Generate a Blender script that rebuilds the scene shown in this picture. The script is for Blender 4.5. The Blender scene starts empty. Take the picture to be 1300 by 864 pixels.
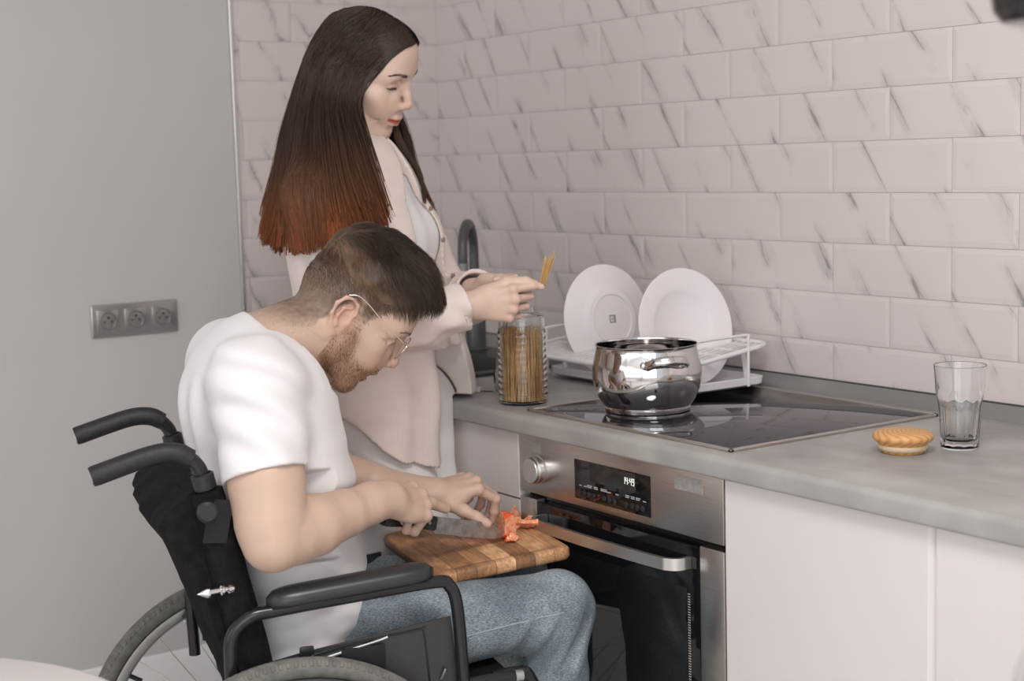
import bpy, bmesh, math, random
import numpy as np
from mathutils import Vector, Matrix
SC = bpy.context.scene
COL = SC.collection
PI = math.pi

# ------------------------------------------------------------------ camera
def V3(*a): return np.array(a, float)
yaw, pitch, roll = -0.9698, 0.1166, -0.0278
fw = V3(math.sin(yaw)*math.cos(pitch), math.cos(yaw)*math.cos(pitch), -math.sin(pitch))
rt = V3(math.cos(yaw), -math.sin(yaw), 0); up = np.cross(rt, fw)
r_ = math.cos(roll)*rt + math.sin(roll)*up; u_ = np.cross(r_, fw)
CAMP = V3(3.7098, -2.3155, 1.3942)
cam = bpy.data.cameras.new('camera'); camo = bpy.data.objects.new('camera', cam); COL.objects.link(camo)
camo.matrix_world = Matrix(((r_[0], u_[0], -fw[0], CAMP[0]), (r_[1], u_[1], -fw[1], CAMP[1]), (r_[2], u_[2], -fw[2], CAMP[2]), (0, 0, 0, 1)))
cam.sensor_width = 36; cam.lens = 1951.4/1300*36; cam.clip_start = .05
cam.dof.use_dof = True; cam.dof.focus_distance = 2.66; cam.dof.aperture_fstop = 4.5
SC.camera = camo

# ------------------------------------------------------------------ light and exposure
SC.view_settings.view_transform = 'Standard'; SC.view_settings.look = 'None'
SC.view_settings.gamma = 1; SC.view_settings.use_curve_mapping = False
SC.view_settings.exposure = -0.15
W = bpy.data.worlds.new('sky'); SC.world = W; W.use_nodes = True
W.node_tree.nodes['Background'].inputs[0].default_value = (.86, .92, 1, 1)
W.node_tree.nodes['Background'].inputs[1].default_value = 1.0
def area(name, loc, target, sx, sy, power, color=(1, .97, .95)):
    l = bpy.data.lights.new(name, 'AREA'); l.shape = 'RECTANGLE'; l.size = sx; l.size_y = sy
    l.energy = power; l.color = color
    o = bpy.data.objects.new(name, l); COL.objects.link(o); o.location = loc
    o.rotation_euler = (Vector(target)-Vector(loc)).to_track_quat('-Z', 'Y').to_euler()
    return o
# daylight entering by the two windows of the room
area('window_daylight', (5.5, -3.3, 1.55), (0, -1.2, .9), 2.6, 1.9, 46, (1, .985, .98))
area('window_daylight', (2.9, -5.5, 1.6), (1.6, 0, 1.1), 4.8, 1.9, 36, (1, .985, .98))
FILL_POWER = 42
FILL_POS = (3.0, -1.75)

# ------------------------------------------------------------------ helpers
def setp(o, label=None, cat=None, group=None, kind=None):
    if label: o['label'] = label
    if cat: o['category'] = cat
    if group: o['group'] = group
    if kind: o['kind'] = kind
    return o
def empty(name, loc=(0, 0, 0), rz=0, label=None, cat=None, group=None):
    o = bpy.data.objects.new(name, None); COL.objects.link(o); o.location = loc; o.rotation_euler = (0, 0, rz)
    o.empty_display_size = .05
    return setp(o, label, cat, group)
def link(name, me, mat=None, parent=None, smooth=True, loc=None):
    o = bpy.data.objects.new(name, me); COL.objects.link(o)
    if mat:
        for m in (mat if isinstance(mat, (list, tuple)) else [mat]): me.materials.append(m)
    if parent: o.parent = parent
    if loc is not None: o.location = loc
    if len(me.polygons): me.polygons.foreach_set('use_smooth', [smooth]*len(me.polygons))
    return o
def np_mesh(name, V, F, col=None):
    """V (n,3); F list of arrays (m,k) or one array"""
    me = bpy.data.meshes.new(name)
    if not isinstance(F, list): F = [F]
    F = [np.asarray(f, np.int32) for f in F if len(f)]
    V = np.asarray(V, np.float32)
    me.vertices.add(len(V)); me.vertices.foreach_set('co', V.ravel())
    tot = sum(f.size for f in F); me.loops.add(tot)
    me.loops.foreach_set('vertex_index', np.concatenate([f.ravel() for f in F]))
    cnt = np.concatenate([np.full(len(f), f.shape[1], np.int32) for f in F])
    st = np.concatenate([[0], np.cumsum(cnt)[:-1]]).astype(np.int32)
    me.polygons.add(len(cnt)); me.polygons.foreach_set('loop_start', st)
    me.update(calc_edges=True)
    if col is not None:
        a = me.color_attributes.new('Col', 'FLOAT_COLOR', 'POINT')
        c = np.ones((len(V), 4), np.float32); c[:, :3] = col; a.data.foreach_set('color', c.ravel())
    return me
class MB:
    """collects shapes of one part"""
    def __init__(s): s.V = []; s.F3 = []; s.F4 = []; s.n = 0; s.C = []; s.c = (1, 1, 1)
    def add(s, V, F4=None, F3=None):
        V = np.asarray(V, float).reshape(-1, 3)
        if F4 is not None and len(F4): s.F4.append(np.asarray(F4)+s.n)
        if F3 is not None and len(F3): s.F3.append(np.asarray(F3)+s.n)
        s.V.append(V); s.C.append(np.tile(np.array(s.c, float), (len(V), 1))); s.n += len(V); return s
    def tube(s, pts, r, seg=12, cap=True, smooth=True, flat=None):
        P = np.array(pts, float)
        if smooth and len(P) > 2: P = catmull(P, 6)
        n = len(P); R = np.full(n, r) if np.isscalar(r) else np.interp(np.linspace(0, 1, n), np.linspace(0, 1, len(r)), r)
        T = np.gradient(P, axis=0); T /= np.linalg.norm(T, axis=1)[:, None]+1e-12
        a = np.array([0, 0, 1.]) if abs(T[0][2]) < .9 else np.array([1., 0, 0])
        N = np.zeros_like(P); x = a-T[0]*(a@T[0]); N[0] = x/np.linalg.norm(x)
        for i in range(1, n):
            x = N[i-1]-T[i]*(N[i-1]@T[i]); N[i] = x/np.linalg.norm(x)
        B = np.cross(T, N); th = np.arange(seg)*2*PI/seg
        f = 1 if flat is None else flat
        V = P[:, None]+R[:, None, None]*(np.cos(th)[None, :, None]*N[:, None]+f*np.sin(th)[None, :, None]*B[:, None])
        V = V.reshape(-1, 3); i = np.arange(n-1)[:, None]*seg; j = np.arange(seg)[None]; k = (j+1) % seg
        F = np.stack([i+j, i+k, i+seg+k, i+seg+j], -1).reshape(-1, 4)
        if cap:
            V = np.vstack([V, P[0], P[-1]]); j = np.arange(seg); k = (j+1) % seg
            F3 = np.vstack([np.stack([k, j, np.full(seg, n*seg)], 1), np.stack([(n-1)*seg+j, (n-1)*seg+k, np.full(seg, n*seg+1)], 1)])
        else: F3 = None
        return s.add(V, F, F3)
    def lathe(s, prof, c=(0, 0, 0), seg=48, M=None):
        pr = np.array(prof, float); n = len(pr); th = np.arange(seg)*2*PI/seg
        V = np.stack([pr[:, 0, None]*np.cos(th), pr[:, 0, None]*np.sin(th), np.repeat(pr[:, 1, None], seg, 1)], -1).reshape(-1, 3)
        if M is not None: V = V@np.array(M, float).T
        V = V+np.array(c); i = np.arange(n-1)[:, None]*seg; j = np.arange(seg)[None]; k = (j+1) % seg
        F = np.stack([i+j, i+k, i+seg+k, i+seg+j], -1).reshape(-1, 4)
        return s.add(V, F)
    def box(s, lo, hi, b=0.0, seg=2, M=None, c=None):
        bm = bmesh.new(); bmesh.ops.create_cube(bm, size=1)
        lo = np.array(lo, float); hi = np.array(hi, float); d = hi-lo; m = (lo+hi)/2
        for v in bm.verts: v.co = Vector([v.co[i]*d[i]+m[i] for i in range(3)])
        if b > 0: bmesh.ops.bevel(bm, geom=bm.edges[:], offset=min(b, min(d)*.49), segments=seg, profile=.5, affect='EDGES')
        return s.bm(bm, M, c)
    def bm(s, bm, M=None, c=None):
        V = np.array([v.co[:] for v in bm.verts])
        if M is not None: V = V@np.array(M, float).T
        if c is not None: V = V+np.array(c)
        F3 = []; F4 = []
        bm.verts.index_update()
        for f in bm.faces:
            q = [v.index for v in f.verts]
            if len(q) == 3: F3.append(q)
            elif len(q) == 4: F4.append(q)
            else:
                for i in range(1, len(q)-1): F3.append([q[0], q[i], q[i+1]])
        bm.free(); return s.add(V, F4, F3)
    def prism(s, poly, d, axes=(0, 2), off=0, M=None, c=None):
        """extrude a 2D polygon lying in the two axes by thickness d along the third"""
        n = len(poly); third = 3-axes[0]-axes[1]; V = np.zeros((2*n, 3))
        for i, p in enumerate(poly):
            for q in (0, 1): V[i+q*n, axes[0]] = p[0]; V[i+q*n, axes[1]] = p[1]; V[i+q*n, third] = off+q*d
        bm = bmesh.new(); vs = [bm.verts.new(v) for v in V]
        bm.faces.new(vs[:n]); bm.faces.new(vs[n:][::-1])
        for i in range(n): bm.faces.new([vs[i], vs[n+i], vs[n+(i+1) % n], vs[(i+1) % n]])
        bmesh.ops.recalc_face_normals(bm, faces=bm.faces[:]); return s.bm(bm, M, c)
    def mesh(s, name, col=False):
        F = []
        if s.F4: F.append(np.vstack(s.F4))
        if s.F3: F.append(np.vstack(s.F3))
        return np_mesh(name, np.vstack(s.V), F, np.vstack(s.C) if col else None)
    def build(s, name, mat, parent=None, smooth=True, angle=38, loc=None, col=False):
        o = link(name, s.mesh(name, col), mat, parent, smooth, loc)
        if smooth and angle: sharp(o.data, angle)
        return o
def sharp(me, ang):
    bm = bmesh.new(); bm.from_mesh(me); c = math.radians(ang)
    for e in bm.edges:
        if len(e.link_faces) == 2 and e.calc_face_angle(0) > c: e.smooth = False
    bm.to_mesh(me); bm.free()
def catmull(P, k):
    P = np.vstack([2*P[0]-P[1], P, 2*P[-1]-P[-2]]); out = []
    for i in range(1, len(P)-2):
        for t in np.arange(k)/k:
            a, b, c, d = P[i-1:i+3]
            out.append(.5*((2*b)+(-a+c)*t+(2*a-5*b+4*c-d)*t*t+(-a+3*b-3*c+d)*t**3))
    out.append(P[-2]); return np.array(out)
def rrect(x0, x1, y0, y1, r, n=5):
    o = []
    for cx, cy, a0 in ((x1-r, y1-r, 0), (x0+r, y1-r, 90), (x0+r, y0+r, 180), (x1-r, y0+r, 270)):
        for i in range(n+1):
            a = math.radians(a0+90*i/n); o.append((cx+r*math.cos(a), cy+r*math.sin(a)))
    return o

# ------------------------------------------------------------------ materials
def mat(name, col=(.8, .8, .8), rough=.5, metal=0, **kw):
    m = bpy.data.materials.new(name); m.use_nodes = True; b = m.node_tree.nodes['Principled BSDF']
    b.inputs['Base Color'].default_value = (*col, 1); b.inputs['Roughness'].default_value = rough; b.inputs['Metallic'].default_value = metal
    for k, v in kw.items():
        k = k.replace('_', ' ')
        if k in b.inputs: b.inputs[k].default_value = v
    return m
def nd(m, t, **kw):
    n = m.node_tree.nodes.new(t)
    for k, v in kw.items(): setattr(n, k, v)
    return n
def lk(m, a, b): m.node_tree.links.new(a, b)
def bsdf(m): return m.node_tree.nodes['Principled BSDF']
def noise_col(m, c1, c2, scale=5, detail=4, stretch=(1, 1, 1), p=(.35, .65), rough_amt=None, bump=0, bscale=None):
    tc = nd(m, 'ShaderNodeTexCoord'); mp = nd(m, 'ShaderNodeMapping'); mp.inputs['Scale'].default_value = stretch
    lk(m, tc.outputs['Object'], mp.inputs['Vector'])
    n = nd(m, 'ShaderNodeTexNoise'); n.inputs['Scale'].default_value = scale; n.inputs['Detail'].default_value = detail
    lk(m, mp.outputs[0], n.inputs['Vector'])
    r = nd(m, 'ShaderNodeValToRGB'); r.color_ramp.elements[0].position = p[0]; r.color_ramp.elements[1].position = p[1]
    r.color_ramp.elements[0].color = (*c1, 1); r.color_ramp.elements[1].color = (*c2, 1)
    lk(m, n.outputs['Fac'], r.inputs['Fac']); lk(m, r.outputs['Color'], bsdf(m).inputs['Base Color'])
    if bump:
        n2 = nd(m, 'ShaderNodeTexNoise'); n2.inputs['Scale'].default_value = bscale or scale; n2.inputs['Detail'].default_value = 6
        lk(m, mp.outputs[0], n2.inputs['Vector'])
        b = nd(m, 'ShaderNodeBump'); b.inputs['Strength'].default_value = bump; b.inputs['Distance'].default_value = .002
        lk(m, n2.outputs['Fac'], b.inputs['Height']); lk(m, b.outputs[0], bsdf(m).inputs['Normal'])
    return m
def vcol(m, noise=0, nscale=60, bump=0, bscale=300):
    a = nd(m, 'ShaderNodeAttribute'); a.attribute_name = 'Col'
    out = a.outputs['Color']
    tc = nd(m, 'ShaderNodeTexCoord')
    if noise:
        n = nd(m, 'ShaderNodeTexNoise'); n.inputs['Scale'].default_value = nscale; n.inputs['Detail'].default_value = 5
        lk(m, tc.outputs['Object'], n.inputs['Vector'])
        mr = nd(m, 'ShaderNodeMapRange'); mr.inputs['To Min'].default_value = 1-noise; mr.inputs['To Max'].default_value = 1+noise
        lk(m, n.outputs['Fac'], mr.inputs['Value'])
        mx = nd(m, 'ShaderNodeVectorMath', operation='SCALE'); lk(m, out, mx.inputs[0]); lk(m, mr.outputs[0], mx.inputs['Scale'])
        out = mx.outputs[0]
    lk(m, out, bsdf(m).inputs['Base Color'])
    if bump:
        n = nd(m, 'ShaderNodeTexNoise'); n.inputs['Scale'].default_value = bscale; n.inputs['Detail'].default_value = 4
        lk(m, tc.outputs['Object'], n.inputs['Vector'])
        b = nd(m, 'ShaderNodeBump'); b.inputs['Strength'].default_value = bump; b.inputs['Distance'].default_value = .001
        lk(m, n.outputs['Fac'], b.inputs['Height']); lk(m, b.outputs[0], bsdf(m).inputs['Normal'])
    return m
WALLC = (.60, .575, .56)
M = {}
M['paint'] = noise_col(mat('grey wall paint', rough=.42), (.54, .525, .51), (.56, .545, .53), 2)
M['white_paint'] = mat('white paint', (.88, .87, .86), .6)
M['ceiling'] = mat('ceiling paint', (.92, .91, .90), .8)
M['floor'] = noise_col(mat('pale laminate', rough=.35), (.64, .61, .58), (.74, .71, .67), 3, 6, (1, 9, 1))
M['alu'] = mat('brushed aluminium', (.62, .61, .6), .35, 1)
M['cab'] = mat('white gloss cabinet', (.66, .62, .61), .28)
M['cab_edge'] = mat('white door edge', (.86, .82, .82), .3)
M['steel'] = noise_col(mat('brushed steel', rough=.3, metal=1), (.50, .47, .44), (.60, .57, .54), 12, 4, (1, 1, 60), bump=.06, bscale=40)
M['chrome'] = mat('polished steel', (.68, .66, .65), .08, 1)
M['chrome2'] = mat('chrome', (.8, .8, .8), .12, 1)
M['blackglass'] = mat('black glass', (.006, .006, .007), .045)
M['blackgap'] = mat('black enamel', (.012, .012, .012), .35)
M['hob'] = mat('black ceramic glass', (.012, .012, .013), .03, IOR=1.75)
M['counter'] = noise_col(mat('grey stone laminate', rough=.42), (.26, .247, .236), (.415, .397, .382), 7, 9, (1, 1.6, 1), (.3, .72), bump=.08, bscale=90)
M['upstand'] = mat('grey aluminium strip', (.33, .32, .31), .3, .6)
M['seal'] = mat('dark seal', (.05, .05, .05), .5)
M['black_plastic'] = mat('black plastic', (.016, .016, .017), .38)
M['black_rubber'] = noise_col(mat('black rubber grip', rough=.55), (.008, .008, .008), (.018, .018, .018), 200)
M['black_paint'] = mat('black powder coat', (.012, .012, .014), .22)
M['fabric'] = noise_col(mat('black nylon', rough=.9, **{'Specular_IOR_Level': .15}), (.007, .007, .008), (.014, .013, .014), 60, bump=.5, bscale=500)
M['vinyl'] = mat('black vinyl', (.013, .012, .013), .6, Specular_IOR_Level=.3)
M['panel'] = noise_col(mat('dark grey panel', rough=.42), (.028, .028, .028), (.036, .036, .036), 300)
M['tire'] = noise_col(mat('grey tyre', rough=.75), (.12, .116, .105), (.18, .172, .155), 60)
M['rim'] = mat('silver rim', (.5, .5, .5), .3, 1)
M['white_plastic'] = mat('white plastic', (.82, .79, .79), .35)
M['porcelain'] = mat('white porcelain', (.86, .82, .82), .12)
M['greymark'] = mat('grey mark', (.25, .25, .25), .6)
M['glass'] = mat('clear glass', (.985, .99, .99), 0.0, IOR=1.47); bsdf(M['glass']).inputs['Transmission Weight'].default_value = 1
M['lens'] = mat('spectacle lens', (1, 1, 1), 0.0, IOR=1.05); bsdf(M['lens']).inputs['Transmission Weight'].default_value = 1
M['granite'] = mat('dark sink composite', (.035, .036, .038), .45)
M['faucet'] = mat('graphite faucet', (.10, .10, .105), .35, .3)
M['spag'] = noise_col(mat('dry spaghetti', rough=.5), (.50, .27, .08), (.72, .44, .16), 30)
M['skin_m'] = vcol(mat('skin, man', rough=.5), .05, 40, .18, 500)
M['skin_w'] = vcol(mat('skin, woman', rough=.48), .04, 40, .1, 500)
for k in ('skin_m', 'skin_w'):
    b = bsdf(M[k]); b.inputs['Subsurface Weight'].default_value = .12; b.inputs['Subsurface Radius'].default_value = (.012, .005, .003); b.inputs['Subsurface Scale'].default_value = .6
M['hair'] = vcol(mat('hair', rough=.42), .12, 90)
bsdf(M['hair']).inputs['Specular IOR Level'].default_value = .35
M['beard'] = vcol(mat('short hair', rough=.7))
M['tee'] = mat('white cotton', (.74, .715, .715), .85); bsdf(M['tee']).inputs['Sheen Weight'].default_value = .2
M['whitejean'] = noise_col(mat('white denim', rough=.85), (.86, .83, .82), (.88, .85, .84), 200, bump=.15, bscale=900)
M['shirt'] = noise_col(mat('pale peach linen', rough=.85), (.76, .655, .60), (.80, .695, .64), 30, bump=.15, bscale=700)
M['denim'] = mat('blue denim', rough=.85)

# ------------------------------------------------------------------ the room
XR, YF, ZC = 5.6, -5.6, 2.62
def struct(name, mb, m, smooth=False, col=False):
    return setp(mb.build(name, m, None, smooth, col=col), kind='structure')
struct('floor', MB().box((-.1, YF-.1, -.1), (XR+.1, .1, 0)), M['floor'])
struct('ceiling', MB().box((-.1, YF-.1, ZC), (XR+.1, .1, ZC+.1)), M['ceiling'])
struct('wall_back', MB().box((-.1, 0.0, 0), (XR+.1, .1, ZC)), M['white_paint'])
struct('wall_left', MB().box((-.1, YF, 0), (0, 0, ZC)), M['paint'])
def holed(name, axis, at, a0, a1, h0, h1, z0, z1, th, m):
    mb = MB()
    def bx(p0, p1, q0, q1):
        lo = [0, 0, q0]; hi = [0, 0, q1]; o = 1-axis
        lo[axis] = at; hi[axis] = at+th; lo[o] = p0; hi[o] = p1; mb.box(lo, hi)
    bx(a0, h0, 0, ZC); bx(h1, a1, 0, ZC); bx(h0, h1, 0, z0); bx(h0, h1, z1, ZC)
    return struct(name, mb, m)
holed('wall_right', 0, XR, YF, 0, -5.1, -.9, .6, 2.5, .1, M['white_paint'])
holed('wall_front', 1, YF-.1, 0, XR, .4, 5.4, .6, 2.5, .1, M['white_paint'])
def window(n, axis, at, h0, h1, z0, z1):
    mb = MB(); o = 1-axis
    def bx(p0, p1, q0, q1, t=.05):
        lo = [0, 0, q0]; hi = [0, 0, q1]; lo[axis] = at; hi[axis] = at+t; lo[o] = p0; hi[o] = p1; mb.box(lo, hi, .006)
    mid = (h0+h1)/2
    bx(h0, h0+.06, z0, z1); bx(h1-.06, h1, z0, z1); bx(h0, h1, z0, z0+.06); bx(h0, h1, z1-.06, z1); bx(mid-.04, mid+.04, z0, z1)
    struct(n, mb, M['white_plastic'])
window('window_1', 0, XR+.02, -5.1, -.9, .6, 2.5)
window('window_2', 1, YF-.08, .4, 5.4, .6, 2.5)

cl = empty('added_fill_light', (*FILL_POS, ZC), label='added fill light, a flat round white disc on the ceiling, outside the picture', cat='lamp')  # unseen ceiling lamp, added as soft fill for the dark gap between the people
MB().lathe([(0, -.03), (.42, -.03), (.45, -.02), (.45, -.0005), (0, -.0005)], seg=48).build('fill_light_disc', M['white_plastic'], cl)
l_ = bpy.data.lights.new('fill_lamp', 'AREA'); l_.shape = 'DISK'; l_.size = .84; l_.energy = FILL_POWER; l_.color = (1, .98, .96)
lo_ = bpy.data.objects.new('fill_lamp', l_); COL.objects.link(lo_); lo_.location = (*FILL_POS, ZC-.035)

# bevelled marble tiles, one mesh per wall, each tile a raised plate with sloped borders
def tile_mat():
    m = mat('marbled ceramic tile', rough=.2)
    tc = nd(m, 'ShaderNodeTexCoord'); at = nd(m, 'ShaderNodeAttribute'); at.attribute_name = 'Col'
    add = nd(m, 'ShaderNodeVectorMath', operation='MULTIPLY_ADD'); add.inputs[1].default_value = (7, 7, 7)
    lk(m, at.outputs['Color'], add.inputs[0]); lk(m, tc.outputs['Object'], add.inputs[2])
    rot = nd(m, 'ShaderNodeVectorRotate'); rot.rotation_type = 'Y_AXIS'; rot.inputs['Angle'].default_value = math.radians(33)
    lk(m, add.outputs[0], rot.inputs['Vector'])
    mp = nd(m, 'ShaderNodeMapping'); mp.inputs['Scale'].default_value = (1, 1, .13)
    lk(m, rot.outputs[0], mp.inputs['Vector'])
    dn = nd(m, 'ShaderNodeTexNoise'); dn.inputs['Scale'].default_value = 7; dn.inputs['Detail'].default_value = 7; dn.inputs['Roughness'].default_value = .62
    lk(m, mp.outputs[0], dn.inputs['Vector'])
    sx = nd(m, 'ShaderNodeSeparateXYZ'); lk(m, mp.outputs[0], sx.inputs[0])
    def math_(op, a, b=None, c=None):
        n = nd(m, 'ShaderNodeMath', operation=op)
        for i, v in enumerate((a, b, c)):
            if v is None: continue
            if isinstance(v, (int, float)): n.inputs[i].default_value = v
            else: lk(m, v, n.inputs[i])
        return n.outputs[0]
    s = math_('ADD', sx.outputs['X'], math_('MULTIPLY', sx.outputs['Y'], .8))
    w = math_('ADD', math_('MULTIPLY', s, 8.5), math_('MULTIPLY', dn.outputs['Fac'], 1.5))
    fr = math_('ABSOLUTE', math_('SUBTRACT', math_('FRACT', w), .5))
    def ramp(x, a, b, va, vb):
        r = nd(m, 'ShaderNodeMapRange', interpolation_type='SMOOTHSTEP')
        for i, v in ((1, a), (2, b), (3, va), (4, vb)): r.inputs[i].default_value = v
        lk(m, x, r.inputs[0]); return r.outputs[0]
    thin = ramp(fr, 0, .028, 1, 0); band = ramp(fr, 0, .17, 1, 0)
    n2 = nd(m, 'ShaderNodeTexNoise'); n2.inputs['Scale'].default_value = 9; n2.inputs['Detail'].default_value = 4
    lk(m, add.outputs[0], n2.inputs['Vector'])
    mask = ramp(n2.outputs['Fac'], .42, .60, 0, 1)
    mask2 = ramp(n2.outputs['Fac'], .40, .60, 0, 1)
    v1 = math_('MULTIPLY', math_('MULTIPLY', thin, mask), .62)
    v2 = math_('MULTIPLY', math_('MULTIPLY', band, mask2), .30)
    v = math_('MINIMUM', math_('ADD', v1, v2), .8)
    n3 = nd(m, 'ShaderNodeTexNoise'); n3.inputs['Scale'].default_value = 5
    lk(m, add.outputs[0], n3.inputs['Vector'])
    base = nd(m, 'ShaderNodeMix', data_type='RGBA'); base.inputs[6].default_value = (.70, .625, .61, 1); base.inputs[7].default_value = (.66, .60, .58, 1)
    lk(m, n3.outputs['Fac'], base.inputs[0])
    mx = nd(m, 'ShaderNodeMix', data_type='RGBA'); mx.inputs[7].default_value = (.24, .235, .225, 1)
    lk(m, v, mx.inputs[0]); lk(m, base.outputs[2], mx.inputs[6]); lk(m, mx.outputs[2], bsdf(m).inputs['Base Color'])
    return m
M['tile'] = tile_mat()
TW, TH, TX0, TZ0 = .3013, .1018, 1.3515, 1.6167
def tiles(name, horiz, a0, a1, flip):
    """horiz(a, depth, z) -> xyz"""
    rnd = random.Random(4 if flip else 9); mb = MB(); g, b, d = .0005, .011, .0026
    z_lo, z_hi = .86, ZC
    for r in range(-11, 9):
        zt = TZ0-r*TH; zb = zt-TH
        if zt <= z_lo or zb >= z_hi: continue
        odd = 1 if r % 2 == 0 else 0
        off = TX0 + odd*TW/2 if not flip else (odd*TW/2)
        k0 = math.floor((a0-off)/TW)-1
        for k in range(k0, k0+40):
            x0 = off+k*TW; x1 = x0+TW
            if x1 <= a0+.004 or x0 >= a1-.004: continue
            x0c, x1c = max(x0, a0), min(x1, a1); zb_, zt_ = max(zb, z_lo), min(zt, z_hi)
            P = [];
            for (i, dep) in ((g, 0), (g, .0015), (b, d)):
                xa, xb = x0+i, x1-i; za, zz = zb+i, zt-i
                xa, xb = min(max(xa, x0c), x1c), min(max(xb, x0c), x1c); za = max(za, z_lo); zz = min(zz, z_hi)
                P += [horiz(xa, dep, za), horiz(xb, dep, za), horiz(xb, dep, zz), horiz(xa, dep, zz)]
            F = [[8, 9, 10, 11]]
            for l in (0, 4):
                for i in range(4): j = (i+1) % 4; F.append([l+i, l+j, l+4+j, l+4+i])
            if flip: F = [f[::-1] for f in F]
            mb.c = (rnd.random(), rnd.random(), rnd.random()); mb.add(P, F)
    o = struct(name, mb, M['tile'], col=True); return o
M['grout'] = mat('pale grout', (.60, .56, .55), .8)
YM = -.6185
tiles('trim_1', lambda a, d, z: (a, -.002-d, z), .002, XR, False)
tiles('trim_2', lambda a, d, z: (.002+d, -a, z), .002, -YM, True)
struct('trim_3', MB().box((0, -XR*0-.0016, .86), (XR, .0, ZC)), M['grout'])
struct('trim_4', MB().box((0, YM, .86), (.0016, 0, ZC)), M['grout'])
struct('trim_5', MB().box((0, YM-.010, 0.0), (.010, YM, ZC), .002), M['alu'])
struct('baseboard_left', MB().box((0, YF, 0), (.014, YM-.012, .155), .004), M['white_paint'])

# ------------------------------------------------------------------ wall sockets
sk = empty('wall_socket', (0, -.922, 1.0255), label='silver triple wall socket on the plain grey wall', cat='socket')
M['socket'] = mat('silver socket', (.42, .41, .40), .28, .75)
M['socket_dark'] = mat('silver socket well', (.30, .295, .29), .35, .7)
mb = MB(); mb.box((0, -.113, -.041), (.009, .113, .041), .004, 3); mb.build('frame', M['socket'], sk)
for k in (-1, 0, 1):
    y = k*.0713; Mx = [[0, 0, 1], [1, 0, 0], [0, 1, 0]]
    mb = MB().box((.009, y-.028, -.028), (.013, y+.028, .028), .0015)
    ins = mb.build('socket_insert', M['socket'], sk)
    MB().lathe([(.0225, 0), (.0225, .0035), (.0195, .0035), (.0185, -.0015), (.0, -.0015)], (.013, y, 0), 40, Mx).build('well', M['socket_dark'], ins)
    MB().lathe([(.0, 0.006), (.0028, .006), (.0028, 0)], (.0115, y, .009), 12, Mx).lathe([(.0, 0.001), (.0024, .001), (.0024, 0)], (.012, y-.0095, -.002), 12, Mx).lathe([(.0, 0.001), (.0024, .001), (.0024, 0)], (.012, y+.0095, -.002), 12, Mx).build('contact', M['seal'], ins)

# ------------------------------------------------------------------ worktop, upstand, sink
WY = -.632; SX0, SX1, SY0, SY1 = .24, .76, -.52, -.095
mb = MB()
def slab_profile(x0, x1, y0, y1):
    r = .012; pts = [(y1, .862), (y0+.006, .862)]
    for i in range(7):
        a = PI*i/12; pts.append((y0+.006-.006*math.sin(a), .868-.006*math.cos(a)))
    for i in range(9):
        a = PI/2*i/8; pts.append((y0+r-r*math.cos(a), .9-r+r*math.sin(a)))
    pts.append((y1, .9)); mb.prism(pts, x1-x0, (1, 2), x0)
slab_profile(0.003, SX0, WY, -.006); slab_profile(SX1, 4.2, WY, -.006)
slab_profile(SX0, SX1, WY, SY0); mb.box((SX0, SY1, .862), (SX1, -.006, .9))
wt = mb.build('worktop', M['counter'], None); setp(wt, 'grey stone-look worktop running along the tiled wall', 'worktop')
mb = MB(); mb.prism([(-.006, .9), (-.034, .9), (-.033, .903), (-.014, .927), (-.006, .927)], 4.197, (1, 2), .003)
us = mb.build('upstand_strip', M['upstand'], None, True, 20); setp(us, 'grey sloped sealing strip between worktop and tiles', 'upstand')
MB().box((.004, -.0135, .9265), (4.2, -.0062, .9295), .001).build('seal', M['seal'], us)
# sink
sk = empty('kitchen_sink', ((SX0+SX1)/2, (SY0+SY1)/2, .9), label='dark composite sink inset in the grey worktop behind the standing woman', cat='sink')
hx, hy = (SX1-SX0)/2, (SY1-SY0)/2
bm = bmesh.new()
def ringv(hx, hy, r, z): return [bm.verts.new((p[0], p[1], z)) for p in rrect(-hx, hx, -hy, hy, r)]
rs = [ringv(hx-.002, hy-.002, .03, -.03), ringv(hx-.002, hy-.002, .03, 0), ringv(hx+.012, hy+.012, .035, .001), ringv(hx+.012, hy+.012, .035, .007), ringv(hx-.012, hy-.012, .03, .009)]
# bowl sits to the front, leaving a deck behind for the tap
def ringo(x0, x1, y0, y1, r, z): return [bm.verts.new((p[0], p[1], z)) for p in rrect(x0, x1, y0, y1, r)]
rs += [ringo(-hx+.03, hx-.03, -hy+.03, hy-.11, .05, .007), ringo(-hx+.035, hx-.035, -hy+.035, hy-.115, .05, -.01), ringo(-hx+.045, hx-.045, -hy+.045, hy-.125, .05, -.17), ringo(-hx+.1, hx-.1, -hy+.09, hy-.17, .05, -.185)]
for a, b in zip(rs, rs[1:]):
    n = len(a)
    for i in range(n): bm.faces.new([a[i], a[(i+1) % n], b[(i+1) % n], b[i]])
bm.faces.new(rs[-1]); bmesh.ops.recalc_face_normals(bm, faces=bm.faces[:])
mb = MB(); mb.bm(bm); mb.build('basin', M['granite'], sk)
MB().lathe([(.0, 0), (.03, 0), (.035, .003), (.04, .0)], (0, -.04, -.184), 32).build('drain', M['chrome2'], sk)
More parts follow.
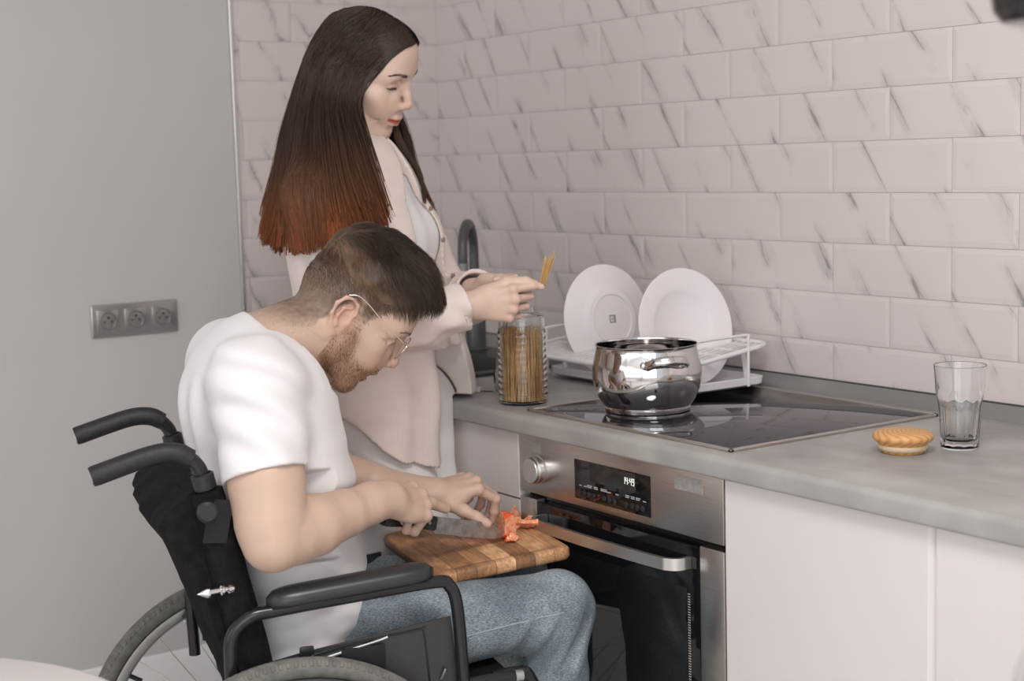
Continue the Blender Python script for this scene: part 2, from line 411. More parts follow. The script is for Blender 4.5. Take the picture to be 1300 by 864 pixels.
# tap
fa = empty('kitchen_tap', (.385, -.148, .908), label='graphite gooseneck kitchen tap standing at the dark sink', cat='tap')
MB().lathe([(.0, 0), (.030, 0), (.031, .004), (.026, .008), (.0255, .10), (.022, .112), (.0, .113)], seg=32).build('tap_body', M['faucet'], fa)
d = V3(.72, -.69, 0); pts = [V3(0, 0, .10), V3(0, 0, .18), V3(0, 0, .255)]
for i in range(1, 9):
    a = PI*i/8; pts.append(V3(0, 0, .255)+d*.075*(1-math.cos(a))+V3(0, 0, .075*math.sin(a)))
pts.append(pts[-1]+V3(0, 0, -.02)); P_end = pts[-1]
MB().tube(pts, .0125, 16).build('spout', M['faucet'], fa)
MB().tube([P_end, P_end+V3(0, 0, -.018)], .0135, 20, smooth=False).build('aerator', mat('satin nickel', (.3, .3, .3), .5, .6), fa)
MB().tube([(0, 0, .06), (-.03, -.05, .062), (-.045, -.075, .066)], [.016, .012, .008], 14).build('lever', M['faucet'], fa)

# ------------------------------------------------------------------ base cabinets
def handleless_door(mb, x0, x1, z0, z1, y0=-.612, y1=-.594, ch=.0025, chr_=None):
    chr_ = chr_ or ch; c = ch
    poly = [(x0, y1), (x0, y0+c), (x0+c, y0), (x1-chr_, y0), (x1, y0+chr_*.9), (x1, y1)]
    mb.prism(poly, z1-z0, (0, 1), z0)
def cabinet(x0, x1, label, fronts, y1=-.594):
    e = empty('base_cabinet', ((x0+x1)/2, -.3, 0), label=label, cat='cabinet', group=None)
    cx = (x0+x1)/2
    mb = MB(); X0, X1, Y0, Y1, t = x0-cx+.001, x1-cx-.001, y1+.3+.001, .28, .016
    mb.box((X0, Y0, .10), (X0+t, Y1, .859)); mb.box((X1-t, Y0, .10), (X1, Y1, .859)); mb.box((X0+t, Y0, .10), (X1-t, Y1, .116)); mb.box((X0+t, Y1-.008, .116), (X1-t, Y1, .859)); mb.build('carcass', M['cab'], e, False)
    MB().box((x0-cx, -.21, 0.001), (x1-cx, -.19, .10)).build('plinth', M['cab'], e, False)
    for (n, z0, z1, cr) in fronts:
        mb = MB(); handleless_door(mb, x0-cx+.0015, x1-cx-.0015, z0, z1, -.312, -.2945, .002, cr); mb.build(n, [M['cab']], e, True, 20)
cabinet(.003, .78, 'white base cabinet under the sink beside the left wall', [('door', .11, .857, .002)])
cabinet(.78, 1.2385, 'white base cabinet with a drawer left of the oven', [('drawer_front', .727, .857, .002), ('door', .11, .723, .002)])
cabinet(1.8355, 2.278, 'white base cabinet immediately right of the oven', [('door', .11, .859, .011)])
cabinet(2.278, 2.88, 'white base cabinet at the right edge, second from the oven', [('door', .11, .859, .004)])
cabinet(2.88, 3.48, 'white base cabinet beyond the right end of the picture', [('door', .11, .859, .002)])
cabinet(3.48, 4.08, 'white base cabinet at the far end of the worktop', [('door', .11, .859, .002)])

# ------------------------------------------------------------------ oven (local x 0..0.595, y 0 = front face, z from floor)
ov = empty('built_in_oven', (1.2398, -.6126, .262), label='stainless steel built-in oven under the cooktop, clock showing 14:49', cat='oven')
OZ = .262
def ob(x0, x1, y0, y1, z0, z1): return (x0, y0, z0-OZ), (x1, y1, z1-OZ)
MB().box(*ob(.002, .593, .024, .54, .268, .857)).build('body', M['blackgap'], ov, False)
cp = MB().box(*ob(0, .595, 0, .024, .7445, .8600), .0018).build('control_panel', M['steel'], ov)
mb = MB().box(*ob(.1835, .4065, -.0012, .004, .759, .834), .0006); dp = mb.build('display', M['blackglass'], cp)
M['lcd'] = mat('grey lcd window', (.02, .021, .02), .12)
MB().box(*ob(.231, .365, -.0016, 0, .7975, .832)).build('screen', M['lcd'], dp, False)
# seven segment 14:49
M['digit'] = mat('lit digits', (.7, .72, .65), .4); bsdf(M['digit']).inputs['Emission Color'].default_value = (.8, .85, .75, 1); bsdf(M['digit']).inputs['Emission Strength'].default_value = .75
SEG = {'1': 'bc', '4': 'fgbc', '9': 'abcdfg'}
def digit(mb, ch, x, z, w, h, t):
    s = {'a': (0, h-t, w, h), 'g': (0, h/2-t/2, w, h/2+t/2), 'd': (0, 0, w, t), 'f': (0, h/2, t, h), 'e': (0, 0, t, h/2), 'b': (w-t, h/2, w, h), 'c': (w-t, 0, w, h/2)}
    for c in SEG[ch]:
        a = s[c]; mb.box((x+a[0], -.0022, z+a[1]-OZ), (x+a[2], -.0015, z+a[3]-OZ))
mb = MB(); zz = .8095; w, h, t = .0052, .0128, .0009
for ch, x in (('1', .3310), ('4', .3385), ('4', .3495), ('9', .3572)): digit(mb, ch, x, zz, w, h, t)
for z in (.8125, .8175): mb.box((.3462, -.0022, z-OZ), (.3474, -.0015, z+.0014-OZ))
mb.build('clock_digits', M['digit'], dp, False)
M['print'] = mat('white print', (.5, .5, .5), .5)
mb = MB(); rr = random.Random(3)
for x, n in ((.199, 1), (.213, 1), (.222, 3), (.243, 2), (.264, 4), (.285, 1), (.308, 1), (.336, 2), (.352, 2), (.366, 2), (.386, 1)):
    for r in range(1 if n == 1 else 2):
        xx = x
        for k in range(n+1):
            ww = rr.uniform(.0018, .0042); mb.box((xx, -.0017, .785+r*.003-OZ), (xx+ww, -.0011, .7866+r*.003-OZ)); xx += ww+.0009
mb.build('button_legends', M['print'], dp, False)
Mf = [[1, 0, 0], [0, 0, -1], [0, 1, 0]]
for x in (.200, .214, .229, .243, .275, .291, .306, .340, .356, .371, .386):
    MB().lathe([(0, .003), (.0045, .003), (.0055, .0022), (.0055, 0)], (x, -.001, .772-OZ), 18, Mf).build('push_button', M['black_plastic'], cp)
kb = MB().lathe([(.0285, 0), (.0285, .003), (.0265, .004), (.0265, .014), (.0245, .016), (.0245, .021), (.0235, .0225), (0, .0225)], (.066, 0, .795-OZ), 48, Mf).build('knob', M['alu'], cp)
M['tape'] = noise_col(mat('silver tape', rough=.45, metal=.5), (.36, .35, .34), (.46, .45, .44), 120, bump=.3, bscale=160)
MB().box(*ob(.4715, .5435, -.0008, 0, .8235, .8495), c=None).build('tape', M['tape'], cp, False)
M['patch'] = mat('grey sticker', (.30, .29, .28), .5)
MB().box(*ob(.045, .075, -.0008, 0, .829, .848)).build('sticker', M['patch'], cp, False)
dr = MB().box(*ob(.054, .5335, .001, .022, .268, .729), .001).build('door_glass', M['blackglass'], ov)
for x0, x1 in ((0, .0535), (.534, .595)): MB().box(*ob(x0, x1, 0, .022, .268, .7335), .0015).build('door_side_strip', M['steel'], ov)
M['ovenwin'] = mat('oven window', (.010, .010, .011), .03)
MB().box(*ob(.095, .5, .0002, .001, .36, .652)).build('door_window', M['ovenwin'], dr, False)
mb = MB()
for i in range(60):
    z = .37+i*.0046
    for x in (.5015, .505): mb.box((x, .0003, z-OZ), (x+.0016, .0009, z+.0018-OZ))
mb.build('window_dots', M['print'], dr, False)
# bow handle: flat bar bending back to the door at each end
pts = [(.088, .0, .7), (.088, -.024, .7), (.098, -.038, .7), (.13, -.042, .7), (.28, -.046, .7), (.46, -.042, .7), (.495, -.036, .7), (.508, -.022, .7), (.508, 0, .7)]
P = catmull(np.array(pts), 6); n = len(P); T = np.gradient(P, axis=0); T /= np.linalg.norm(T, axis=1)[:, None]
B = np.cross(T, [0, 0, 1]); hh, tt = .0105, .004
ring = [(-hh, -tt), (hh, -tt), (hh, tt), (-hh, tt)]
V = np.stack([P+np.array([0, 0, 1])*a+B*b-np.array([0, 0, OZ]) for a, b in ring], 1).reshape(-1, 3)
i = np.arange(n-1)[:, None]*4; j = np.arange(4)[None]; k = (j+1) % 4
F = np.stack([i+j, i+k, i+4+k, i+4+j], -1).reshape(-1, 4)
mb = MB().add(V, np.vstack([F, [[3, 2, 1, 0]], [[(n-1)*4, (n-1)*4+1, (n-1)*4+2, (n-1)*4+3]]]))
mb.build('door_handle', M['alu'], dr)
MB().box((1.2405, -.603, .105), (1.8345, -.585, .258), .001).build('oven_filler_panel', M['cab'], None)
setp(bpy.data.objects['oven_filler_panel'], 'white filler panel below the built-in oven', 'panel')

# ------------------------------------------------------------------ induction hob
KX0, KX1, KY0, KY1 = 1.2423, 1.8324, -.5921, -.0723
hb = empty('induction_hob', ((KX0+KX1)/2, (KY0+KY1)/2, .9), label='black glass hob with a steel frame set in the worktop', cat='hob')
kx, ky = (KX1-KX0)/2, (KY1-KY0)/2
MB().box((-kx+.006, -ky+.006, .0005), (kx-.006, ky-.006, .0045), .0005).build('glass_top', M['hob'], hb)
mb = MB()
for lo, hi in (((-kx, -ky, 0), (kx, -ky+.008, .0058)), ((-kx, ky-.008, 0), (kx, ky, .0058)), ((-kx, -ky, 0), (-kx+.008, ky, .0058)), ((kx-.008, -ky, 0), (kx, ky, .0058))): mb.box(lo, hi, .0015)
mb.build('frame', M['steel'], hb)

# ------------------------------------------------------------------ things on the worktop
PX, PY = 1.412, -.424
pot = empty('cooking_pot', (PX, PY, .9046), label='polished steel bellied pot without a lid on the hob', cat='pot')
prof = [(0, 0), (.080, 0), (.083, .0015), (.084, .007), (.082, .009), (.086, .012), (.094, .024), (.1015, .042), (.1055, .060), (.1065, .072), (.1055, .088), (.1015, .106), (.0985, .120), (.0985, .1265), (.1005, .1285), (.1010, .1295), (.1000, .1303), (.0975, .1295), (.0965, .120), (.0995, .105), (.1035, .087), (.1045, .072), (.1035, .058), (.099, .040), (.092, .024), (.084, .0125), (.075, .008), (0, .0075)]
P2 = catmull(np.array(prof)[4:14], 3).tolist(); P3 = catmull(np.array(prof)[18:27], 3).tolist()
body = MB().lathe(prof[:4]+P2+prof[14:18]+P3+prof[27:], seg=72).build('pot_body', M['chrome'], pot, True, 50)
cdir = math.atan2(CAMP[1]-PY, CAMP[0]-PX)
M['handle_steel'] = mat('pot handle steel', (.6, .585, .57), .16, 1)
for a in (cdir+.36, cdir+.36+PI):
    e = V3(math.cos(a), math.sin(a), 0); t = V3(-math.sin(a), math.cos(a), 0); z = V3(0, 0, 1)
    pts = [e*.099+t*-.0405+z*.099, e*.112+t*-.038+z*.101, e*.130+t*-.026+z*.109, e*.138+z*.112, e*.130+t*.026+z*.109, e*.112+t*.038+z*.101, e*.099+t*.0405+z*.099]
    h = MB().tube(pts, .0088, 12, flat=.42).build('pot_handle', M['handle_steel'], pot)
    for s in (-1, 1):
        MB().lathe([(0, .003), (.004, .0028), (.0075, .0012), (.008, -.006)], e*.1005+t*.041*s+z*.099, 18, np.stack([t, z, e], 1)).build('rivet', M['handle_steel'], h)
# wooden stopper lid
LM = mat('pine wood with rings', rough=.45)
tc = nd(LM, 'ShaderNodeTexCoord'); mp = nd(LM, 'ShaderNodeMapping'); mp.inputs['Location'].default_value = (-.022, -.02, 0); mp.inputs['Scale'].default_value = (1, .8, .35); lk(LM, tc.outputs['Object'], mp.inputs[0])
wv = nd(LM, 'ShaderNodeTexWave', wave_type='RINGS', rings_direction='Z'); wv.inputs['Scale'].default_value = 48; wv.inputs['Distortion'].default_value = 2.2; wv.inputs['Detail'].default_value = 2; wv.inputs['Detail Scale'].default_value = .8
lk(LM, mp.outputs[0], wv.inputs['Vector']); rp = nd(LM, 'ShaderNodeValToRGB'); rp.color_ramp.elements[0].color = (.50, .24, .085, 1); rp.color_ramp.elements[1].color = (.66, .36, .14, 1); rp.color_ramp.elements[1].position = .6
lk(LM, wv.outputs['Fac'], rp.inputs[0]); lk(LM, rp.outputs[0], bsdf(LM).inputs['Base Color'])
lid = empty('wooden_lid', (2.017, -.381, .9), label='round wooden stopper lid lying on the worktop beside the tumbler', cat='lid')
MB().lathe([(0, .0), (.033, .0), (.035, .0015), (.0385, .0125), (.041, .0165), (.0475, .0215), (.0497, .0262), (.049, .0298), (.0455, .0335), (.036, .0360), (.0, .0372)], seg=64).build('wood_disc', LM, lid)
MB().lathe([(.0355, .0045), (.0385, .0055), (.0408, .0085), (.0415, .0125), (.0395, .0140), (.0365, .0135)], seg=64).build('sealing_ring', mat('clear silicone', (.70, .55, .38), .25), lid)
# faceted tumbler
gx, gy = 2.055, -.286
gl = empty('drinking_glass', (gx, gy, .9), label='empty faceted clear tumbler standing on the worktop', cat='glass')
ns = 72; outer = []; V = []
zs = np.array([0, .003, .012, .02, .04, .06, .075, .084, .090, .096, .105, .120, .1385])
ro = np.array([.0285, .0305, .0308, .0310, .0325, .0340, .0352, .0366, .0382, .0392, .0400, .0410, .0428])
th = np.arange(ns)*2*PI/ns
def facet(z): return float(np.clip((.086-z)/.012, 0, 1)*np.clip((z-.004)/.008, 0, 1))
for z, r in zip(zs, ro):
    k = 10; ph = (th % (2*PI/k))-PI/k; fr = (np.cos(PI/k)/np.cos(ph)); f = facet(z-.004*0)
    rr = r*(1-f+f*(.985*fr/fr.mean())); V.append(np.stack([rr*np.cos(th), rr*np.sin(th), np.full(ns, z)], 1))
zi = [.1392, .1385, .120, .10, .088, .07, .04, .018, .0135]; ri = [.0424, .0412, .0392, .0380, .0362, .0325, .0298, .0270, .018]
for z, r in zip(zi, ri): V.append(np.stack([r*np.cos(th), r*np.sin(th), np.full(ns, z)], 1))
n = len(V); V = np.vstack(V+[[[0, 0, 0]], [[0, 0, .0125]]]); i = np.arange(n-1)[:, None]*ns; j = np.arange(ns)[None]; k = (j+1) % ns
F = np.stack([i+j, i+k, i+ns+k, i+ns+j], -1).reshape(-1, 4); j = np.arange(ns); k = (j+1) % ns
MB().add(V, F, np.vstack([np.stack([k, j, np.full(ns, n*ns)], 1), np.stack([(n-1)*ns+j, (n-1)*ns+k, np.full(ns, n*ns+1)], 1)])).build('tumbler_wall', M['glass'], gl, True, 24)
# spaghetti jar with ribbed glass
jx, jy = 1.150, -.536
jar = empty('storage_jar', (jx, jy, .9), label='ribbed glass jar filled with dry spaghetti, below the woman\'s hands', cat='jar')
pr = [(0, .0), (.044, 0), (.048, .003)]
for i in range(11):
    z = .010+i*.0125
    for a in range(6): pr.append((.0492+.0019*math.sin(PI*a/5), z+.0125*a/5.2))
pr += [(.0487, .150), (.0465, .158), (.0462, .165), (.0462, .176), (.0478, .1775), (.0478, .180), (.0452, .181), (.0435, .180), (.0435, .166), (.0445, .158), (.0462, .148), (.0468, .02), (.0455, .009), (.040, .0065), (0, .0060)]
MB().lathe(pr, seg=64).build('jar_wall', M['glass'], jar, True, 30)
rs_ = np.random.RandomState(5); mb = MB()
for i in range(330):
    a = rs_.uniform(0, 2*PI); r = .0435*math.sqrt(rs_.uniform(0, 1)); x, y = r*math.cos(a), r*math.sin(a)
    a2 = a+rs_.normal(0, .22); r2 = min(.043, r*rs_.uniform(.9, 1.05)+rs_.uniform(0, .002)); L_ = rs_.uniform(.138, .158)
    mb.tube([(x, y, .0075), (r2*math.cos(a2), r2*math.sin(a2), L_)], .00095, 5, smooth=False)
sp = mb.build('spaghetti', M['spag'], None, True, 60); sp.location = (jx, jy, .9)
setp(sp, 'dry spaghetti filling the ribbed glass jar', 'pasta', kind='stuff')
# glass carafe behind the jar
cf = empty('glass_carafe', (.985, -.435, .9), label='clear glass carafe half hidden behind the spaghetti jar', cat='carafe')
pr = [(0, 0), (.045, 0), (.050, .004), (.0525, .02), (.050, .05), (.043, .10), (.038, .15), (.040, .178), (.0378, .178), (.0362, .15), (.0412, .10), (.048, .05), (.050, .02), (.046, .007), (0, .006)]
MB().lathe(catmull(np.array(pr[2:8]), 4).tolist().__class__(pr[:2]+catmull(np.array(pr[2:8]), 4).tolist()+pr[8:]), seg=48).build('carafe_wall', M['glass'], cf, True, 24)
# small white knob with a dark pin lying beside the sink
kn = empty('thumb_tack', (.957, -.520, .9), label='tiny white knob with a dark pin lying on the worktop left of the jar', cat='pin')
MB().lathe([(0, 0), (.0042, 0), (.005, .002), (.0045, .006), (.006, .008), (.0058, .010), (0, .0105)], seg=20).build('knob', M['white_plastic'], kn)
MB().tube([(-.017, -.012, .0012), (0, 0, .0015), (.024, .021, .0012)], .0011, 8).build('pin', M['seal'], kn)

# dish rack
dk = empty('dish_rack', (1.12, -.165, .9062), label='white dish drainer against the tiles, holding two plates', cat='dish rack')
x0, x1, y0, y1 = -.235, .235, -.118, .118
def tray():
    bm = bmesh.new()
    def rg(i, z): return [bm.verts.new((p[0], p[1], z)) for p in rrect(x0+i, x1-i, y0+i, y1-i, .03)]
    R = [rg(.012, 0), rg(.0, .006), rg(-.002, .020), rg(.004, .0215), rg(.012, .008), rg(.02, .005)]
    bm.faces.new(R[0][::-1])
    for a, b in zip(R, R[1:]):
        for i in range(len(a)): bm.faces.new([a[i], a[(i+1) % len(a)], b[(i+1) % len(a)], b[i]])
    bm.faces.new(R[-1]); return bm
mb = MB(); mb.bm(tray()); mb.build('drip_tray', M['white_plastic'], dk)
X0, X1, Y0, Y1 = -.30, .235, -.170, .125
def ztilt(y): return .052+.036*(y-Y0)/(Y1-Y0)
fr = MB(); loop = [(p[0], p[1], ztilt(p[1])) for p in rrect(X0, X1, Y0, Y1, .03, 4)]
fr.tube(loop+[loop[0]], .0055, 10, cap=False, smooth=False)
fr.build('upper_frame', M['white_plastic'], dk)
la = MB(); tl = math.atan(.036/(Y1-Y0)); Mt = [[1, 0, 0], [0, math.cos(tl), -math.sin(tl)], [0, math.sin(tl), math.cos(tl)]]; cc = V3(0, (Y0+Y1)/2, .070)
hl = (Y1-Y0)/2-.002
for i in range(27):
    x = X0+.014+i*(X1-X0-.028)/26; la.box((x-.0034, -hl, -.004), (x+.0034, hl, 0), .0008, 2, Mt, cc)
for i in range(6):
    y = -hl+.02+i*(2*hl-.04)/5; la.box((X0+.002, y-.0055, -.0052), (X1-.002, y+.0055, -.0004), .0008, 2, Mt, cc)
la.build('slatted_grid', M['white_plastic'], dk)
for sx, sy in ((-1, -1), (1, -1), (-1, 1), (1, 1)): MB().tube([(sx*.2, sy*.09, .01), (sx*.2, sy*.09-.01, ztilt(sy*.09)-.002)], .005, 8, smooth=False).build('support_leg', M['white_plastic'], dk)
for sx in (-1, 1):
    X = sx*.238
    p = [(X, y0+.004, .004), (X, y0+.002, .05), (X, y0+.002, .096), (X, y0+.012, .108), (X, y1-.07, .112), (X, y1-.058, .104), (X, y1-.058, .06), (X, y1-.058, .004)]
    MB().tube(p, .0032, 10).build('side_wire', M['white_plastic'], dk)
def plate(x, y, z, tilt, yaw_, label, sticker):
    e = empty('dinner_plate', (x, y, z), label=label, cat='plate', group=None)
    e.rotation_euler = (0, PI/2-tilt, yaw_)
    R = .1265
    pr = [(0, .004), (.066, .004), (.070, .0045), (.078, .011), (.084, .0135), (R-.003, .021), (R, .0225), (R-.0008, .0238), (R-.004, .0235), (.085, .0168), (.077, .0145), (.068, .0078), (0, .0075)]
    if sticker: pr = [(a, .024-b) for a, b in pr][::-1]; pr = pr[:-1]+[(.058, .020), (.0585, .0225), (.056, .0225), (.055, .0195), (0, .0195)]
    MB().lathe(pr, seg=80).build('plate_body', M['porcelain'], e, True, 50)
    if sticker:
        mb = MB()
        for lo, hi in (((-.010, -.010), (.010, -.0065)), ((-.010, -.0065), (-.0065, .010)), ((.0065, -.0065), (.010, .010)), ((-.0065, .004), (.0065, .010)), ((-.003, -.003), (.003, .0015))):
            mb.box((lo[0]*.9, lo[1]*.9, .0194), (hi[0]*.9, hi[1]*.9, .0199))
        mb.build('maker_mark', M['greymark'], e, False)
    return e
plate(.965, -.17, 1.0285, .16, .05, 'white plate with a small grey mark, left of two in the drainer', True)
plate(1.222, -.175, 1.0285, .20, -.02, 'plain white dinner plate, right of two in the drainer', False)

# white table near the camera, lower left
tb = empty('round_table', (1.90, -2.062, 0), label='white tabletop corner in the near bottom left of the picture', cat='table')
MB().lathe([(0, .725), (.385, .725), (.395, .729), (.400, .7375), (.395, .746), (.385, .75), (0, .75)], seg=96).build('tabletop', M['cab'], tb)
MB().lathe([(.0, .02), (.22, .012), (.225, .002), (0, .002)], seg=48).lathe([(.03, .015), (.03, .725)], seg=24).build('pedestal', M['white_plastic'], tb)
# dark pendant at the top right edge
pn = empty('pendant_lamp', (2.896, -1.161, 1.515), label='black glossy lamp shade edge in the top right corner', cat='lamp')
MB().lathe([(0.0, -.014), (.05, -.018), (.066, -.016), (.074, -.006), (.0765, .01), (.0765, .16), (.06, .18), (.012, .19), (.012, .2), (0, .2)], seg=64).build('lamp_shade', mat('black lacquer', (.012, .012, .012), .12), pn)
MB().tube([(0, 0, .19), (0, 0, 1.104)], .003, 8, smooth=False).build('cord', M['black_plastic'], pn)
# tubular chair back near the camera, lower right edge
ch = empty('tube_chair', (3.075, -1.195, 0), math.radians(55.4), label='blurred grey tube chair back at the bottom right edge', cat='chair')
GT = mat('grey tube', (.36, .34, .33), .45)
MB().tube([(-.17, 0, .45), (-.178, .01, .80), (-.175, .012, .955), (-.155, .013, 1.01), (-.10, .014, 1.045), (0, .016, 1.055), (.10, .014, 1.045), (.155, .013, 1.01), (.175, .012, .955), (.178, .01, .80), (.17, 0, .45)], 0.006, 12).build('backrest', GT, ch)
MB().box((-.19, -.38, .43), (.19, .01, .455), .01, 3).build('seat', GT, ch)
for sx, sy in ((-1, -.36), (1, -.36), (-1, 0), (1, 0)): MB().tube([(sx*.17, sy, .44), (sx*.18, sy, .006)], .009, 12, smooth=False).build('leg', GT, ch)

# ------------------------------------------------------------------ wheelchair  (x right, y forward, z up)
CH = (1.2616, -1.1884, 0); CRZ = -.269
wc = empty('wheelchair', CH, CRZ, label='black folding wheelchair the man in the white t-shirt sits in', cat='wheelchair')
def wheel(s):
    x = s*.280; R = .3055
    MX = np.array([[0, 0, s], [1, 0, 0], [0, 1, 0]], float)
    e = None
    tr = .0175; rc = R-tr; pr = [(rc+tr*math.cos(a)*1.0, tr*math.sin(a)) for a in np.linspace(0, 2*PI, 17)]
    mb = MB().lathe(pr, (x, 0, R), 120, MX)
    # tread blocks both shoulders
    for side in (-1, 1):
        for i in range(150):
            a = 2*PI*(i+.5*(side > 0))/150; c, s_ = math.cos(a), math.sin(a)
            er = V3(0, c, s_); et = V3(0, -s_, c); ex = V3(1, 0, 0); rr0 = rc+tr*math.cos(math.radians(52)); xx = side*tr*math.sin(math.radians(52))
            n_ = er*math.cos(math.radians(52))+ex*side*math.sin(math.radians(52)); m_ = np.cross(n_, et)
            Mx = np.stack([et, m_, n_], 1)
            mb.box((-.0032, -.0048, -.002), (.0032, .0048, .0012), .0009, 1, Mx, V3(x, 0, R)+er*rr0+ex*xx)
    ty = mb.build('tyre', M['tire'], wc)
    rm = MB().lathe([(.270, -.011), (.2725, -.0125), (.258, -.012), (.252, -.007), (.250, 0), (.252, .007), (.258, .012), (.2725, .0125), (.270, .011)], (x, 0, R), 96, MX).build('rim', M['rim'], wc)
    MB().lathe([(0, -.03), (.016, -.03), (.028, -.026), (.028, -.023), (.014, -.018), (.014, .018), (.028, .023), (.028, .026), (.016, .03), (.0, .03)], (x, 0, R), 32, MX).build('hub', M['chrome2'], wc)
    sp = MB()
    for i in range(28):
        a = 2*PI*i/28; o = (-1)**i; b = a+.55*(1 if (i//2) % 2 else -1)
        sp.tube([(x+o*.024, .026*math.cos(b), R+.026*math.sin(b)), (x, .252*math.cos(a), R+.252*math.sin(a))], .0011, 5, smooth=False)
    sp.build('spokes', M['chrome2'], rm)
    MB().tube([(x, .25*math.cos(2.60), R+.25*math.sin(2.60)), (x, .226*math.cos(2.60), R+.226*math.sin(2.60))], .0045, 10, smooth=False).build('valve', M['black_rubber'], rm)
    hr = MB()
    hr.lathe([(.262+.0095*math.cos(a), .0095*math.sin(a)) for a in np.linspace(0, 2*PI, 13)], (x+s*.034, 0, R), 96, MX)
    for i in range(6):
        a = 2*PI*i/6+.3; hr.tube([(x+s*.008, .256*math.cos(a), R+.256*math.sin(a)), (x+s*.034, .260*math.cos(a), R+.260*math.sin(a))], .004, 8, smooth=False)
    hr.build('hand_rim', M['rim'], wc)
BX = .200
for s in (-1, 1):
    wheel(s)
    x = s*BX
    # back post with forward-leaning sleeve, push handle
    MB().tube([(x, -.035, .30), (x, -.045, .52), (x, -.086, .73), (x, -.117, .885), (x, -.130, .925), (x, -.160, .944), (x, -.20, .9445)], .0125, 16).build('back_post', M['black_paint'], wc)
    MB().tube([(x, -.136, .934), (x, -.160, .9455), (x, -.20, .9445), (x, -.284, .9215), (x, -.290, .920)], [.0155, .0168, .0165, .0168, .0140], 20).build('push_grip', M['black_rubber'], wc)
    MB().lathe([(0.0145, 0), (.0185, .002), (.0185, .026), (.015, .028)], (x, -.1155, .882), 20, [[1, 0, 0], [0, .98, -.2], [0, .2, .98]]).build('post_collar', M['black_plastic'], wc)
    # upright below the seat and lower frame
    MB().tube([(x, -.035, .20), (x, -.035, .40), (x, -.038, .5)], .0125, 14).build('rear_upright', M['black_paint'], wc)
    MB().tube([(x, -.035, .20), (x, .18, .19), (x, .36, .195), (x, .375, .23), (x, .378, .49)], .0125, 14).build('lower_rail', M['black_paint'], wc)
    MB().tube([(x, -.04, .452), (x, .10, .463), (x, .30, .485), (x, .395, .495)], .0125, 14).build('seat_rail', M['black_paint'], wc)
    MB().tube([(x, -.035, .305), (s*.25, 0, .3055)], .012, 12, smooth=False).build('axle_plate', M['black_paint'], wc)
    # armrest: tube loop, pad and side panel
    X = s*.250
    MB().tube([(X, -.094, .47), (X, -.097, .60), (X, -.092, .652), (X, -.062, .679), (X, -.02, .684), (X, .10, .692), (X, .245, .700), (X, .272, .690), (X, .284, .655), (X, .290, .56), (X, .294, .45)], .0110, 16).build('arm_tube', M['black_paint'], wc)
    bm = bmesh.new(); nL, nS = 26, 20; rings = []
    for i in range(nL):
        t = i/(nL-1); a = -.036+.281*t; zc = .6945+.019*t
        e_ = min(1, math.sqrt(max(0, 1-(abs(2*t-1)**7)))+.02); wy, hz = .028*e_, .0185*(.35+.65*e_)
        rings.append([bm.verts.new((X+math.copysign(abs(math.cos(q))**.75, math.cos(q))*wy, a, zc+.004+(math.sin(q) if math.sin(q) > 0 else .62*math.sin(q))*hz*1.15)) for q in [2*PI*k/nS for k in range(nS)]])
    for a, b in zip(rings, rings[1:]):
        for i in range(nS): bm.faces.new([a[i], a[(i+1) % nS], b[(i+1) % nS], b[i]])
    bm.faces.new(rings[0]); bm.faces.new(rings[-1]); bmesh.ops.recalc_face_normals(bm, faces=bm.faces[:])
    MB().bm(bm).build('armrest_pad', mat('moulded black polyurethane', (.022, .022, .023), .33), wc)
    pb = MB(); pb.prism([(-.080, .50), (-.080, .572), (-.062, .590), (.02, .604), (.276, .634), (.288, .50)], .004, (1, 2), s*.236-.002)
    pn_ = pb.build('side_panel', M['panel'], wc, False)
    q = MB(); xo = s*.2395
    q.tube([(xo, .03, .585), (xo, .085, .597), (xo, .145, .608), (xo, .165, .613)], .0032, 8); q.build('brake_rod', M['rim'], wc)
    q = MB(); q.box((min(xo, xo+s*.004), .085, .548), (max(xo, xo+s*.004), .160, .603), .002); q.build('pocket_patch', M['vinyl'], pn_)
    q = MB(); ins = [(.03, .52), (.03, .585), (.06, .603), (.215, .618), (.228, .612), (.236, .52)]
    q.tube([(xo, a, b) for a, b in ins], .0016, 8); q.build('panel_seam', M['black_paint'], pn_)
    q = MB().box((min(xo, xo+s*.006), .016, .600), (max(xo, xo+s*.006), .040, .616), .003, 2); q.build('clip', M['black_plastic'], wc)
    MB().tube([(xo, .255, .528), (xo+s*.006, .262, .548)], .003, 8, smooth=False).build('screw_pin', M['rim'], pn_)
    # footrest hanger, footplate, caster
    MB().tube([(s*.2, .36, .503), (s*.2, .405, .506), (s*.2, .43, .490), (s*.19, .475, .36), (s*.17, .50, .16)], .0115, 14).build('footrest_hanger', M['rim'] if 0 else M['black_paint'], wc)
    MB().box((s*.115-.06, .44, .110), (s*.115+.06, .545, .122), .004).build('footplate', M['black_plastic'], wc)
    MB().tube([(s*.17, .50, .17), (s*.165, .50, .112)], .009, 10, smooth=False).build('footplate_stem', M['rim'], wc)
    cw = MB().lathe([(.066+.012*math.cos(a), .012*math.sin(a)) for a in np.linspace(0, 2*PI, 13)], (x, .34, .0785), 40, [[0, 0, 1], [1, 0, 0], [0, 1, 0]]).build('caster_wheel', M['tire'], wc)
    MB().lathe([(0, -.008), (.058, -.006), (.058, .006), (0, .008)], (x, .34, .0785), 32, [[0, 0, 1], [1, 0, 0], [0, 1, 0]]).build('caster_rim', M['black_plastic'], cw)
    MB().box((x-.020, .325, .07), (x-.015, .375, .18), .002).box((x+.015, .325, .07), (x+.020, .375, .18), .002).box((x-.02, .34, .165), (x+.02, .375, .19), .003).build('caster_fork', M['black_paint'], wc)
